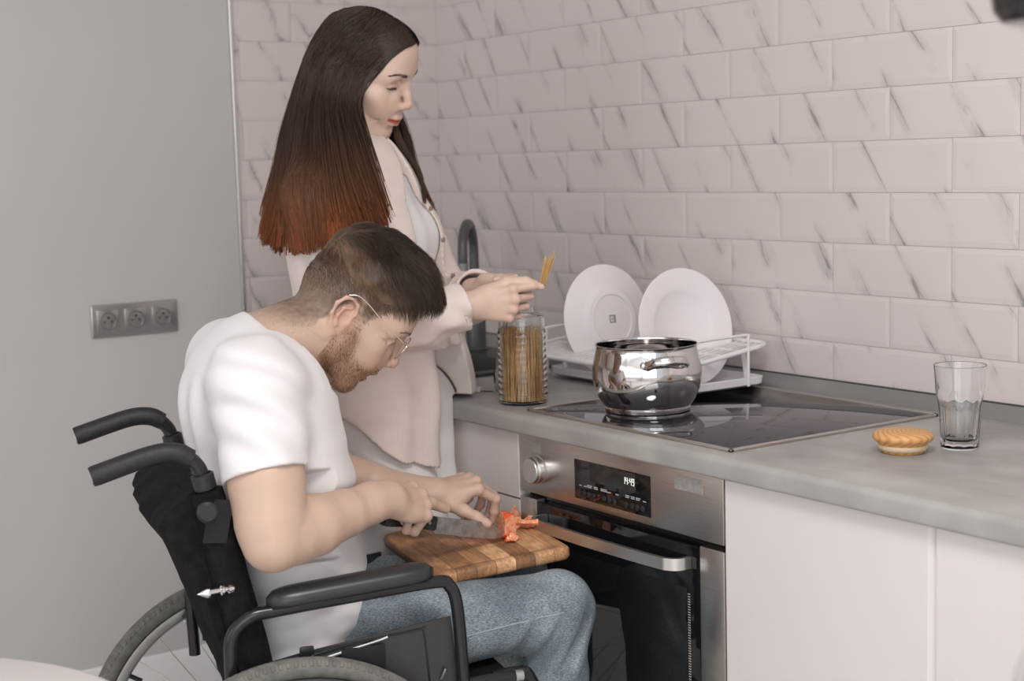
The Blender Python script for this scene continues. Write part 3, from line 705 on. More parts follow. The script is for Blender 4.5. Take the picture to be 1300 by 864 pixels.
    # cloth sleeves of the backrest on the posts
    def sleeve(pts, w, d_): MB().tube(pts, w, 20, flat=d_).build('back_sleeve', M['fabric'], wc)
    sleeve([(x, -.045, .56), (x, -.058, .62), (x, -.082, .725), (x, -.100, .81), (x, -.115, .880)], [.025, .0275, .0275, .027, .024], 1.1)
    if s > 0:
        q = MB(); Mx = np.stack([V3(0, 1, 0), V3(0, .2, 1)/math.sqrt(1.04), V3(1, 0, 0)], 1)
        q.prism([(-.022, -.036), (.016, -.040), (.018, .030), (-.012, .034), (-.022, .012)], .0022, (0, 1), 0, Mx, V3(x+.0295, -.100, .838)); q.build('leather_patch', M['vinyl'], wc, False)
        # star knob, horn-like quick-release bolt
        MB().lathe([(0, .024), (.013, .024), (.0175, .020), (.018, .010), (.015, .004), (.0075, .002), (.0065, -.012)], (x+.039, -.122, .857), 10, np.stack([V3(0, 1, 0), V3(0, 0, 1), V3(1, 0, 0)], 1)).build('clamp_knob', M['black_plastic'], wc)
        MB().tube([(x, -.112, .852), (x+.050, -.125, .857)], .005, 8, smooth=False).build('knob_bolt', M['black_plastic'], wc)
        ax = V3(.22, -.975, -.02); ax /= np.linalg.norm(ax); ux = np.cross(ax, V3(0, 0, 1)); ux /= np.linalg.norm(ux); uz = np.cross(ux, ax)
        MB().lathe([(0, -.006), (.0085, -.006), (.0095, -.002), (.0095, .004), (.006, .006), (.006, .010), (.0095, .012), (.0095, .016), (.0055, .018), (.0055, .034), (.009, .036), (.009, .040), (.0, .056)], (x+.020, -.088, .7215), 28, np.stack([ux, uz, ax], 1)).build('backrest_bolt', M['chrome2'], wc)
# back upholstery: slung cloth bulging backward, with an inner liner
def backcloth(name, zs, bulge, th, mtl, fold=0, ofs=0):
    bm = bmesh.new(); nx = 24; rows = []
    for z, a in zs:
        row = []
        for i in range(nx+1):
            u = -1+2*i/nx; xx = u*(BX-.002); sag = bulge*(1-u*u); yy = a-sag+ofs+fold*math.sin(u*9+z*30)*.5
            row.append((xx, yy, z+fold*math.cos(u*5+z*20)))
        rows.append(row)
    fv = [[bm.verts.new(p) for p in r] for r in rows]; bv = [[bm.verts.new((p[0], p[1]-th, p[2])) for p in r] for r in rows]
    for G, flip in ((fv, 0), (bv, 1)):
        for i in range(len(G)-1):
            for j in range(nx):
                q = [G[i][j], G[i][j+1], G[i+1][j+1], G[i+1][j]]; bm.faces.new(q[::-1] if flip else q)
    for i in range(len(fv)-1):
        for j in (0, nx): bm.faces.new([fv[i][j], fv[i+1][j], bv[i+1][j], bv[i][j]])
    for i in (0, len(fv)-1):
        for j in range(nx): bm.faces.new([fv[i][j], bv[i][j], bv[i][j+1], fv[i][j+1]])
    bmesh.ops.recalc_face_normals(bm, faces=bm.faces[:]); o = MB().bm(bm).build(name, mtl, wc); return o
backcloth('backrest', [(.50, -.045), (.55, -.05), (.60, -.062), (.66, -.072), (.72, -.084), (.78, -.096), (.83, -.105), (.865, -.112)], .022, .012, M['fabric'], .003)
# rear pocket / flap hanging loosely behind with a pointed bulge
pk = MB(); bm = bmesh.new(); rows = []
for z, a, w_ in [(.885, -.118, .195), (.872, -.150, .200), (.848, -.186, .202), (.835, -.192, .203), (.81, -.178, .203), (.76, -.150, .203), (.70, -.128, .202), (.64, -.108, .200), (.58, -.092, .198), (.55, -.080, .197)]:
    rows.append([bm.verts.new((u*w_, a-.014*(1-u*u)+.004*math.sin(u*11+z*40), z+.006*math.sin(u*4+z*25)-(.010*(1-u*u) if z > .8 else 0))) for u in np.linspace(-1, 1, 25)])
inner = []
for z, a, w_ in [(.880, -.112, .195), (.862, -.130, .198), (.84, -.130, .198), (.82, -.125, .198), (.80, -.120, .2), (.76, -.110, .2), (.70, -.10, .2), (.64, -.09, .198), (.58, -.08, .196), (.55, -.074, .195)]:
    inner.append([bm.verts.new((u*w_, a-.006*(1-u*u), z)) for u in np.linspace(-1, 1, 25)])
for G in (rows, inner):
    for a, b in zip(G, G[1:]):
        for j in range(24): bm.faces.new([a[j], a[j+1], b[j+1], b[j]])
for a, b, c, d_ in zip(rows, rows[1:], inner, inner[1:]):
    for j in (0, 24): bm.faces.new([a[j], b[j], d_[j], c[j]])
for i in (0, -1):
    for j in range(24): bm.faces.new([rows[i][j], rows[i][j+1], inner[i][j+1], inner[i][j]])
bmesh.ops.recalc_face_normals(bm, faces=bm.faces[:]); pk.bm(bm).build('rear_pocket', M['fabric'], wc)
bm = bmesh.new(); bmesh.ops.create_cube(bm, size=1)
for v in bm.verts: v.co = Vector((v.co.x*.39, .19+v.co.y*.42, .476+v.co.z*.022+(.19+v.co.y*.42)*.09-.017))
bmesh.ops.bevel(bm, geom=bm.edges[:], offset=.008, segments=3, affect='EDGES'); MB().bm(bm).build('seat', M['fabric'], wc)
MB().tube([(-.2, .02, .22), (.2, .04, .44)], .011, 12, smooth=False).build('cross_brace', M['black_paint'], wc)
MB().tube([(.2, .02, .22), (-.2, .04, .44)], .011, 12, smooth=False).build('cross_brace', M['black_paint'], wc)
MB().tube([(.236, .30, .512), (.236, .36, .515), (.236, .395, .514)], .0095, 14).build('brake_lever', M['black_paint'], wc)
MB().tube([(.236, .388, .514), (.236, .402, .514)], .0102, 14, smooth=False).build('lever_tip', M['rim'], wc)

# ------------------------------------------------------------------ sculpting by distance field
class SDF:
    def __init__(s, lo, hi, h):
        s.lo = np.array(lo, np.float32); s.h = h
        s.n = np.ceil((np.array(hi)-np.array(lo))/h).astype(int)+1
        s.F = np.full(tuple(s.n), .05, np.float32)
        s.ax = [(s.lo[i]+h*np.arange(s.n[i])).astype(np.float32) for i in range(3)]
    def blk(s, lo, hi):
        a = np.clip(np.floor((np.array(lo)-s.lo)/s.h).astype(int), 0, s.n); b = np.clip(np.ceil((np.array(hi)-s.lo)/s.h).astype(int)+1, 0, s.n)
        if np.any(b <= a): return None, None
        sl = tuple(slice(a[i], b[i]) for i in range(3))
        return sl, (s.ax[0][sl[0]][:, None, None], s.ax[1][sl[1]][None, :, None], s.ax[2][sl[2]][None, None, :])
    def op(s, fn, lo, hi, k=.01, mode='u'):
        pad = k+.012
        sl, P = s.blk(np.array(lo)-pad, np.array(hi)+pad)
        if sl is None: return s
        d = fn(*P); F = s.F[sl]
        if mode == 'u': q = np.maximum(k-np.abs(F-d), 0); s.F[sl] = np.minimum(F, d)-q*q/(4*k)
        elif mode == 's': q = np.maximum(k-np.abs(F+d), 0); s.F[sl] = np.maximum(F, -d)+q*q/(4*k)
        elif mode == 'i': s.F[sl] = np.maximum(F, d)
        return s
    def cone(s, a, b, ra, rb, k=.01, mode='u', flat=None):
        a = np.array(a, float); b = np.array(b, float); ab = b-a; L = ab@ab+1e-12
        def fn(X, Y, Z):
            x, y, z = X-a[0], Y-a[1], Z-a[2]; t = np.clip((x*ab[0]+y*ab[1]+z*ab[2])/L, 0, 1)
            x, y, z = x-ab[0]*t, y-ab[1]*t, z-ab[2]*t; r = ra+(rb-ra)*t
            if flat is not None:
                n, f = np.array(flat[0], float), flat[1]; n = n/np.linalg.norm(n); m = x*n[0]+y*n[1]+z*n[2]; c = 1/f-1
                x, y, z = x+c*m*n[0], y+c*m*n[1], z+c*m*n[2]
                l0 = np.sqrt(np.maximum(x*x+y*y+z*z-(m/f)**2+m*m, 1e-10)); l = np.sqrt(x*x+y*y+z*z); return (l-r)*(l0/np.maximum(l, 1e-6))
            return np.sqrt(x*x+y*y+z*z)-r
        R = max(ra, rb)*(max(1, flat[1]) if flat is not None else 1)
        return s.op(fn, np.minimum(a, b)-R, np.maximum(a, b)+R, k, mode)
    def chain(s, pts, rs, k=.01, mode='u', flat=None):
        for i in range(len(pts)-1): s.cone(pts[i], pts[i+1], rs[i], rs[i+1], k, mode, flat)
        return s
    def ell(s, c, r, k=.01, mode='u', R=None):
        c = np.array(c, float); r = np.array(r, float); R_ = np.eye(3) if R is None else np.array(R, float)
        def fn(X, Y, Z):
            x, y, z = X-c[0], Y-c[1], Z-c[2]
            u, v, w = [x*R_[0][i]+y*R_[1][i]+z*R_[2][i] for i in range(3)]
            k0 = np.sqrt((u/r[0])**2+(v/r[1])**2+(w/r[2])**2); k1 = np.sqrt((u/r[0]**2)**2+(v/r[1]**2)**2+(w/r[2]**2)**2)
            return k0*(k0-1)/np.maximum(k1, 1e-6)
        e = np.abs(R_)@r
        return s.op(fn, c-e, c+e, k, mode)
    def cut(s, n, p, lo=None, hi=None, keep=-1):
        """remove the half space n.(x-p) > 0"""
        n = np.array(n, float); n /= np.linalg.norm(n); p = np.array(p, float)
        lo = s.lo if lo is None else lo; hi = s.lo+s.h*s.n if hi is None else hi
        sl, P = s.blk(lo, hi); d = P[0]*n[0]+P[1]*n[1]+P[2]*n[2]-p@n
        s.F[sl] = np.maximum(s.F[sl], d.astype(np.float32)); return s
    def warp(s, fn, band=.02):
        """add fn(P) (n,3)->(n,) to the field near the surface"""
        idx = np.argwhere(np.abs(s.F) < band); P = s.lo+idx*s.h
        s.F[tuple(idx.T)] += fn(P.astype(np.float64)).astype(np.float32); return s
    def sample(s, P):
        q = (np.asarray(P)-s.lo)/s.h; q = np.clip(q, 0, s.n-1.001); i = q.astype(int); f = q-i; out = 0
        for a in (0, 1):
            for b in (0, 1):
                for c in (0, 1):
                    w = (f[:, 0] if a else 1-f[:, 0])*(f[:, 1] if b else 1-f[:, 1])*(f[:, 2] if c else 1-f[:, 2])
                    out = out+w*s.F[i[:, 0]+a, i[:, 1]+b, i[:, 2]+c]
        return out
    def minus(s, o, off):
        """carve the body held in another field (same axes), inflated by off"""
        lo = np.maximum(s.lo, o.lo); hi = np.minimum(s.lo+s.h*(s.n-1), o.lo+o.h*(o.n-1)); sl, P = s.blk(lo, hi)
        sh = s.F[sl].shape; G = np.stack(np.broadcast_arrays(*P), -1).reshape(-1, 3); f = s.F[sl].reshape(-1)
        m = f < .02; f = f.copy(); f[m] = np.maximum(f[m], -(o.sample(G[m])-off)); s.F[sl] = f.reshape(sh); return s
    def mesh(s):
        F = s.F; F[0] = F[-1] = .05; F[:, 0] = F[:, -1] = .05; F[:, :, 0] = F[:, :, -1] = .05
        S = F < 0; cnt = np.zeros(tuple(np.array(S.shape)-1), np.int8); sx, sy, sz = cnt.shape
        for a in (0, 1):
            for b in (0, 1):
                for c in (0, 1): cnt += S[a:a+sx, b:b+sy, c:c+sz]
        act = np.argwhere((cnt > 0) & (cnt < 8)); vid = np.full(cnt.shape, -1, np.int32); vid[tuple(act.T)] = np.arange(len(act))
        C8 = np.array([(a, b, c) for a in (0, 1) for b in (0, 1) for c in (0, 1)])
        val = np.stack([F[act[:, 0]+c[0], act[:, 1]+c[1], act[:, 2]+c[2]] for c in C8], 1)
        acc = np.zeros((len(act), 3)); w = np.zeros(len(act))
        for i in range(8):
            for j in range(i+1, 8):
                if np.abs(C8[i]-C8[j]).sum() != 1: continue
                m = (val[:, i] < 0) != (val[:, j] < 0); t = val[m, i]/(val[m, i]-val[m, j])
                acc[m] += C8[i]+t[:, None]*(C8[j]-C8[i]); w[m] += 1
        V = s.lo+s.h*(act+acc/w[:, None]); Q = []
        for ax in range(3):
            b, c = (ax+1) % 3, (ax+2) % 3
            A = [slice(None)]*3; B = [slice(None)]*3; A[ax] = slice(0, -1); B[ax] = slice(1, None)
            for o in (b, c): A[o] = slice(1, -1); B[o] = slice(1, -1)
            SA, SB = S[tuple(A)], S[tuple(B)]; e = np.argwhere(SA != SB); inside = SA[tuple(e.T)]
            e = e.copy(); e[:, b] += 1; e[:, c] += 1
            def g(db, dc):
                q = e.copy(); q[:, b] -= db; q[:, c] -= dc; return vid[tuple(q.T)]
            q = np.stack([g(1, 1), g(0, 1), g(0, 0), g(1, 0)], 1); q[~inside] = q[~inside][:, ::-1]; Q.append(q)
        return V, np.vstack(Q)
def relax(V, Q, it=1, lam=.5):
    E = np.vstack([Q[:, [0, 1]], Q[:, [1, 2]], Q[:, [2, 3]], Q[:, [3, 0]]]); E = np.vstack([E, E[:, ::-1]])
    deg = np.bincount(E[:, 0], minlength=len(V))[:, None]
    for _ in range(it):
        A = np.stack([np.bincount(E[:, 0], weights=V[E[:, 1], i], minlength=len(V)) for i in range(3)], 1)/np.maximum(deg, 1)
        V = V+lam*(A-V)
    return V
def normals(V, Q):
    n = np.cross(V[Q[:, 2]]-V[Q[:, 0]], V[Q[:, 3]]-V[Q[:, 1]]); N = np.zeros_like(V)
    for i in range(4):
        for a in range(3): N[:, a] += np.bincount(Q[:, i], weights=n[:, a], minlength=len(V))
    return N/(np.linalg.norm(N, axis=1)[:, None]+1e-12)
def wob(P, seed, scale, n=6, stretch=(1, 1, 1)):
    """smooth pseudo noise about -1..1"""
    r = np.random.RandomState(seed); o = np.zeros(len(P)); Ps = P*np.array(stretch)
    for i in range(n):
        k = r.normal(size=3); k /= np.linalg.norm(k); k *= scale*r.uniform(.7, 1.6); o += np.sin(Ps@k+r.uniform(0, 6.28)+1.3*np.sin(Ps@(k[::-1]*.6)+r.uniform(0, 6)))
    return o/math.sqrt(n)/1.4
def ridged(P, seed, scale, stretch): return 1-2*np.abs(np.clip(wob(P, seed, scale, 5, stretch), -1, 1))**.8
def mixc(a, b, t): t = np.clip(t, 0, 1)[:, None]; return a*(1-t)+np.array(b)*t
def sstep(x, a, b): t = np.clip((x-a)/(b-a), 0, 1); return t*t*(3-2*t)
def blob(P, c, r): return np.exp(-(((P-np.array(c))/np.array(r))**2).sum(1))
def strands(name, S, r0, r1, cols, mtl, parent, seg=3):
    """S (N,K,3) centre lines; r0, r1 root and tip radius (array or float); cols (N,K,3)"""
    S = np.asarray(S); N, K, _ = S.shape; T = np.gradient(S, axis=1); T /= np.linalg.norm(T, axis=2)[:, :, None]+1e-12
    a = np.tile(np.array([.3, .5, .81]), (N, K, 1)); U = np.cross(T, a); U /= np.linalg.norm(U, axis=2)[:, :, None]+1e-9; B = np.cross(T, U)
    t = np.linspace(0, 1, K)[None]; R = (np.reshape(r0, (-1, 1))*(1-t)+np.reshape(r1, (-1, 1))*t)[:, :, None, None]
    th = np.arange(seg)*2*PI/seg
    V = S[:, :, None]+R*(np.cos(th)[None, None, :, None]*U[:, :, None]+np.sin(th)[None, None, :, None]*B[:, :, None])
    C = np.repeat(np.asarray(cols)[:, :, None], seg, 2)
    b = (np.arange(N)*K*seg)[:, None, None]; i = (np.arange(K-1)*seg)[None, :, None]; j = np.arange(seg)[None, None]; k = (j+1) % seg
    F = np.stack([b+i+j, b+i+k, b+i+seg+k, b+i+seg+j], -1).reshape(-1, 4)
    return link(name, np_mesh(name, V.reshape(-1, 3), F, C.reshape(-1, 3)), mtl, parent)

# ---------------- a head in its own frame: x forward, y left, z up, origin between the ear canals
def head_sdf(neck, female=False, smile=.5, h=.0019):
    s = SDF((-.165, -.115, -.21), (.15, .115, .155), h)
    fem = 1 if female else 0; jx = 0 if female else -.0085
    s.ell((.001, 0, .050), (.0970, .0735, .0860), .01)
    s.ell((-.040, 0, .022), (.053, .057, .062), .03)
    s.ell((.056, 0, .072), (.044, .056, .046), .03)
    s.ell((.045, 0, -.015), (.050, .057-.002*fem, .070), .03)
    s.cone((.072, -.034, .040), (.072, .034, .040), .024, .024, .02)
    s.cone((.089, -.026, .043), (.089, .026, .043), .0085-.002*fem, .0085-.002*fem, .02)
    for y in (-1, 1):
        s.cone((.010, y*.050, -.040), (.070+jx, y*.016, -.089), .0165-.003*fem, .015-.002*fem, .03)
        s.cone((.006, y*.056, -.005), (.010, y*.052, -.045), .014-.002*fem, .0145-.003*fem, .025)
        s.ell((.064, y*.037, -.015), (.024, .021, .021), .02)          # cheek bone
        s.ell((.072, y*.031, -.036), (.019, .017, .019), .02)          # cheek
        s.cone((.018, y*.062, -.001), (.062, y*.046, -.004), .008, .010, .02)
    s.ell((.076+jx, 0, -.0895), (.0165, .020, .0175), .02)
    s.ell((.079+jx*.3, 0, -.048-jx*.5), (.025, .028, .029+jx*.6), .02)
    if not female: s.ell((.062, 0, -.068), (.024, .030, .022), .02)
    # orbits, lids
    for y in (-1, 1):
        s.ell((.0985, y*.031, .022), (.0150, .0175, .0118), .012, 's')
        s.ell((.0770, y*.0315, .0205), (.0138, .0150, .0132), .003)
        s.cone((.0880, y*.019, .0195), (.0865, y*.045, .0195), .0033, .0030, .004)   # upper lid roll
        s.cone((.0875, y*.020, .0135), (.0830, y*.044, .0150), .0032, .0030, .004)
        s.cone((.0907, y*.020, .0165), (.0850, y*.0445, .0172), .0011, .0011, .0014, 's')  # closed slit
        s.cone((.0925, y*.020, .0285), (.0865, y*.046, .0275), .0012, .0012, .004, 's')
    if not female:
        for y in (-1, 1):
            for a_, b_ in (((.081, .050, .0165), (.066, .061, .024)), ((.080, .050, .0125), (.064, .060, .012)), ((.079, .048, .0085), (.064, .057, .000)), ((.086, .030, .0055), (.076, .046, .0025))):
                s.cone((a_[0], y*a_[1], a_[2]), (b_[0], y*b_[1], b_[2]), .0022, .0010, .0025, 's')
    # nose
    w = .0008*fem
    s.chain([(.0935, 0, .036), (.1010, 0, .020), (.1095, 0, .002), (.1150, 0, -.012)], [.0072, .0066-w, .0072-w, .0090-w], .010)
    s.ell((.1150, 0, -.0175), (.0100-w, .0098-w, .0088-w), .006)
    for y in (-1, 1):
        s.ell((.1035, y*(.0125-w), -.0215), (.0112, .0062, .0078), .006)
        if female: s.ell((.1075, y*.0062, -.0315), (.0045, .0030, .0038), .003, 's')
    for y in (-1, 1): s.chain([(.0840, y*.0175, .008), (.0860, y*.0200, -.010), (.0850, y*.0230, -.026)], [.0105, .0125, .0130], .012)
    # mouth
    mo = 0 if female else .0028
    zc = .0045*smile; bx = .0065*smile; wy = .0235+.0045*smile
    for y in (-1, 1):
        s.chain([(.1040-mo, 0, -.0490), (.1020-mo, y*.011, -.0490), (.0905-bx, y*wy, -.0535+zc)], [.0048-mo*.5, .0044-mo*.5, .0018], .006)
        s.chain([(.1000-mo*4.4, 0, -.0610-mo*2.4), (.0975-mo*4.4, y*.011, -.0600-mo*2.2), (.0895-bx, y*wy, -.0550+zc)], [.0062-mo*.6, .0054-mo*.5, .0018], .006)
        s.chain([(.1095, 0, -.0545), (.1065, y*.012, -.0541), (.0925-bx, y*(wy+.002), -.0535+zc)], [.0013+mo*.8, .0012+mo*.7, .0010], .0016, 's')
        s.chain([(.0915, y*.0235, -.034), (.0885-bx, y*(wy+.007), -.043), (.080-bx, y*(wy+.012), -.056)], [.0005, .0012, .0007], .008, 's')
        s.ell((.094, y*.0175, -.024), (.010, .009, .012), .008)  # smile fold
    s.ell((.0985+jx, 0, -.0735+jx*.3), (.006, .016, .005), .010, 's')
    if not female: s.ell((.1010, 0, -.0585), (.016, .019, .0052), .004, 's')
    s.cone((.108, 0, -.0335), (.107, 0, -.0435), .0018, .0018, .004, 's')
    # ears
    for y in (-1, 1):
        eq = 1 if female else 1.14
        def E(a, b, o=.010): return (a*eq-.003, y*(.0700+o*eq), b*eq-.001)
        s.ell(E(-.010, .004, .002), (.018, .006, .030), .006)
        hel = [E(.004, .006, .0035), E(.006, .018, .006), E(.001, .030, .008), E(-.010, .036, .011), E(-.021, .031, .014), E(-.027, .017, .015), E(-.024, .000, .012), E(-.015, -.014, .008), E(-.006, -.024, .005)]
        s.chain(hel, [.0025, .0028, .0030, .0032, .0033, .0033, .0030, .0032, .0048], .004)
        s.chain([E(-.004, .022, .007), E(-.014, .016, .011), E(-.015, .002, .010), E(-.008, -.010, .008)], [.0022, .0028, .0028, .0025], .004)
        s.ell(E(-.0045, .0015, .0095), (.0075, .0060, .0095), .003, 's')
        s.ell(E(.0045, .000, .0045), (.0045, .0038, .0058), .003)
    # neck
    s.chain(neck[0], neck[1], .016 if female else .030)
    if not female:
        s.ell((.030, 0, -.105), (.012, .012, .014), .02)
    return s
def face_col(V, base, female, smile):
    C = np.tile(np.array(base, float), (len(V), 1)); zc = .0045*smile; bx = .0065*smile
    fr = (V[:, 0] > .06)
    for y in (-1, 1):
        C = mixc(C, (.52, .24, .17) if not female else (.62, .30, .22), .35*blob(V, (.078, y*.040, -.025), (.03, .022, .022)))
        C = mixc(C, (.58, .27, .19), .5*blob(V, (-.012, y*.084, .006), (.022, .02, .034))*(np.abs(V[:, 1]) > .07))
        C = mixc(C, (.45, .25, .18), .35*blob(V, (.089, y*.032, .020), (.02, .016, .010)))
    C = mixc(C, (.60, .27, .19), .35*blob(V, (.118, 0, -.018), (.012, .016, .012)))
    t = np.abs(V[:, 1])/.027; up = -.0490+zc*t**2; lip = np.exp(-((V[:, 2]-(-.0552+zc*t**2))/(.0072*(1-.45*np.clip(t, 0, 1)**2)))**4)*(t < 1.08)*(V[:, 0] > .082)
    C = mixc(C, (.46, .13, .10) if not female else (.52, .085, .065), lip*(.92 if female else .6))
    sl = np.exp(-((V[:, 2]-(-.0543+zc*t**2))/.0013)**2)*(t < 1.05)*(V[:, 0] > .085)
    C = mixc(C, (.10, .03, .025), .75*sl)
    return C
def hand_pts(wr, X, Y, Z, curls, thumb, sc=1., spread=(.06, .01, -.03, -.08)):
    """returns finger joint chains; curls = four (mcp, pip, dip) in degrees; thumb = list of joints in hand axes"""
    wr, X, Y, Z = map(np.asarray, (wr, X, Y, Z)); out = []
    base = [(.088, .026, .0), (.092, .0055, .003), (.087, -.0145, .001), (.078, -.032, -.004)]
    ln = [(.043, .026, .021), (.047, .029, .022), (.044, .027, .022), (.034, .020, .019)]
    for b, l, c, sp in zip(base, ln, curls, spread):
        p = np.array(b); ch = [p]; a = 0; dx = math.cos(sp); dy = math.sin(sp)
        for li, ci in zip(l, c):
            a += math.radians(ci); p = p+li*np.array([dx*math.cos(a), dy*math.cos(a), -math.sin(a)]); ch.append(p)
        out.append([wr+sc*(q[0]*X+q[1]*Y+q[2]*Z) for q in ch])
    th = [wr+sc*(q[0]*X+q[1]*Y+q[2]*Z) for q in thumb]
    return out, th
def add_hand(s, wr, X, Y, Z, curls, thumb, sc=1., fat=1., **kw):
    F, T = hand_pts(wr, X, Y, Z, curls, thumb, sc, **kw); wr, X, Y, Z = map(np.asarray, (wr, X, Y, Z)); g = sc*fat
    rr = [(.0098, .0088, .0078, .0066), (.0100, .0090, .0079, .0067), (.0095, .0085, .0075, .0064), (.0086, .0075, .0066, .0058)]
    def L(a, b, c): return wr+sc*(a*X+b*Y+c*Z)
    s.cone(L(-.02, .001, 0), L(.018, .001, -.001), .0265*g, .0270*g, .012, flat=(Z, .70))
    for ch, r in zip(F, rr):
        s.cone(L(.016, (ch[0]-wr)@Y*.55/sc, -.003), ch[0], .0135*g, (r[0]+.0012)*g, .012)
    s.ell(L(.048, -.004, -.010), (.040*g, .036*g, .0145*g), .012, R=np.stack([X, Y, Z], 1))
    s.ell(L(.040, .024, -.014), (.028*g, .016*g, .015*g), .012, R=np.stack([X, Y, Z], 1))
    for ch, r in zip(F, rr): s.chain(ch, [q*g for q in r], .0035)
    for ch, r in zip(F, rr):
        s.ell(np.array(ch[0])+Z*.002, (r[0]*1.1*g,)*3, .006)
        for q in (1, 2): s.ell(ch[q], (r[q]*1.08*g,)*3, .003)
    s.chain(T, [.0145*g, .0118*g, .0100*g, .0078*g], .007)
    return F, T
def nails(parent, F, T, X, Z, col, sc, out):
    """thin nail plates on the back of the last joints"""
    for ch in F+[T]:
        a, b = np.array(ch[-2]), np.array(ch[-1]); d = b-a; L_ = np.linalg.norm(d); d /= L_
        prev = np.array(ch[-2])-np.array(ch[-3]); n = -(prev/np.linalg.norm(prev)-d*(prev@d)/np.linalg.norm(prev))
        n = Z if np.linalg.norm(n) < .15 else -n
        n = n-d*(n@d); n /= np.linalg.norm(n); out.append((b, d, n))

def finish(name, parts, mtl, parent, smooth_it=1):
    """join sculpted pieces (V, Q, C) into one mesh object"""
    Vs, Qs, Cs, n = [], [], [], 0
    for V, Q, C in parts: Vs.append(V); Qs.append(Q+n); Cs.append(C); n += len(V)
    return link(name, np_mesh(name, np.vstack(Vs), np.vstack(Qs), np.vstack(Cs)), mtl, parent)
def fr_to_pt(s0, s1): return s0

# ------------------------------------------------------------------ the seated man (wheelchair frame)
def headM(yaw, pitch, roll):
    h = V3(math.sin(yaw), math.cos(yaw), 0); l = V3(-math.cos(yaw), math.sin(yaw), 0); z = V3(0, 0, 1)
    c, s = math.cos(pitch), math.sin(pitch); x = c*h-s*z; z2 = s*h+c*z
    c, s = math.cos(roll), math.sin(roll); y = c*l+s*z2; z3 = -s*l+c*z2
    return np.stack([x, y, z3], 1)
def ortho(X, Z):
    X = np.array(X, float); X /= np.linalg.norm(X); Z = np.array(Z, float); Z -= X*(X@Z); Z /= np.linalg.norm(Z); return X, Z
man = empty('person', CH, CRZ, label='person in white t-shirt, jeans and glasses seated in the wheelchair, slicing a tomato', cat='person')
HM = headM(.145, .700, .085); HC = V3(-.0315, .177, 1.1270); HS = 1.045
def h2l(P, M_=None, c=None, s=None): return np.asarray(P)@(HM if M_ is None else M_).T*(HS if s is None else s)+(HC if c is None else c)
def l2h(p): return (np.asarray(p)-HC)@HM/HS
SKM = (.55, .383, .298)
nb = l2h((-.004, .010, 1.075)); nm = l2h((-.012, .075, 1.095))
hs = head_sdf(([(-.014, 0, -.030), nm, nb], [.056, .0555, .067]), False, 1.35)
hs.warp(lambda P: .0005*ridged(P, 3, 120, (1, .3, 1))*blob(P, (.066, -.05, .012), (.02, .03, .02)))
V, Q = hs.mesh(); V = relax(V, Q, 1, .4)
C = face_col(V, SKM, False, 1.35)
def scalp(V):
    x, y, z = V[:, 0], np.abs(V[:, 1]), V[:, 2]
    zl = np.interp(x, [-.12, -.07, -.035, -.012, .004, .012, .026, .032, .045, .062, .082, .12], [-.075, -.060, -.028, .038, .038, .014, .014, .034, .060, .082, .102, .11])
    zl = zl+np.where(x > .05, -(.0)*y, 0)
    return sstep(z-zl, -.018, .030)*(np.linalg.norm(V*np.array([1, 1, 1]), axis=1) > .05)
def scalpish(V): return scalp(V)*(1-((np.abs(V[:, 1]) > .0765) & (np.abs(V[:, 2]) < .04) & (np.abs(V[:, 0]+.01) < .03)))
def beardm(V):
    x, y, z = V[:, 0], np.abs(V[:, 1]), V[:, 2]
    lim = np.interp(x, [-.01, .01, .025, .05, .075, .09, .12], [-.055, .018, .006, -.040, -.046, -.036, -.034])
    lo = np.interp(x, [-.01, .02, .06, .09], [-.075, -.085, -.108, -.12])
    m = sstep(lim-z, -.010, .016)*sstep(z-lo, -.008, .006)*(x > -.004)
    lipz = np.abs(z+.0555-.0045*(y/.027)**2) < .0072
    m = m*(1-(lipz & (y < .029) & (x > .082)))*sstep(y-.0, -1, 0)
    m = m*(1-(x > .1085)*(z > -.040)) * (~((y < .052) & (x < .05) & (z < -.095)))
    return m
sc_ = scalpish(V); top = sstep(V[:, 2]-.25*np.abs(V[:, 0]-.03)*0, .035, .095)
hc = np.array([.055, .032, .020])
fade = (np.array([.205, .140, .100])*(1-sstep(V[:, 2], -.05, .055))[:, None]+np.array([.070, .047, .032])*sstep(V[:, 2], -.05, .055)[:, None])*(1+.22*wob(V, 91, 420, 5))[:, None]
C = C*(1-sc_[:, None]*.88)+fade*sc_[:, None]*.88; C = mixc(C, (.04, .026, .018), sc_*sstep(V[:, 2], .05, .10)*.9)
C = mixc(C, (.34, .17, .095), beardm(V)*.48)
for y in (-1, 1): C = mixc(C, (.10, .05, .035), np.clip(blob(V, (.088, y*.032, .0170), (.012, .0145, .0018)), 0, 1)*.7)
C = mixc(C, (.30, .16, .10), .7*np.maximum(blob(V, (.096, -.030, .043), (.02, .017, .0045)), blob(V, (.096, .030, .043), (.02, .017, .0045))))
N_ = normals(V, Q)
head_part = (h2l(V), Q, C)
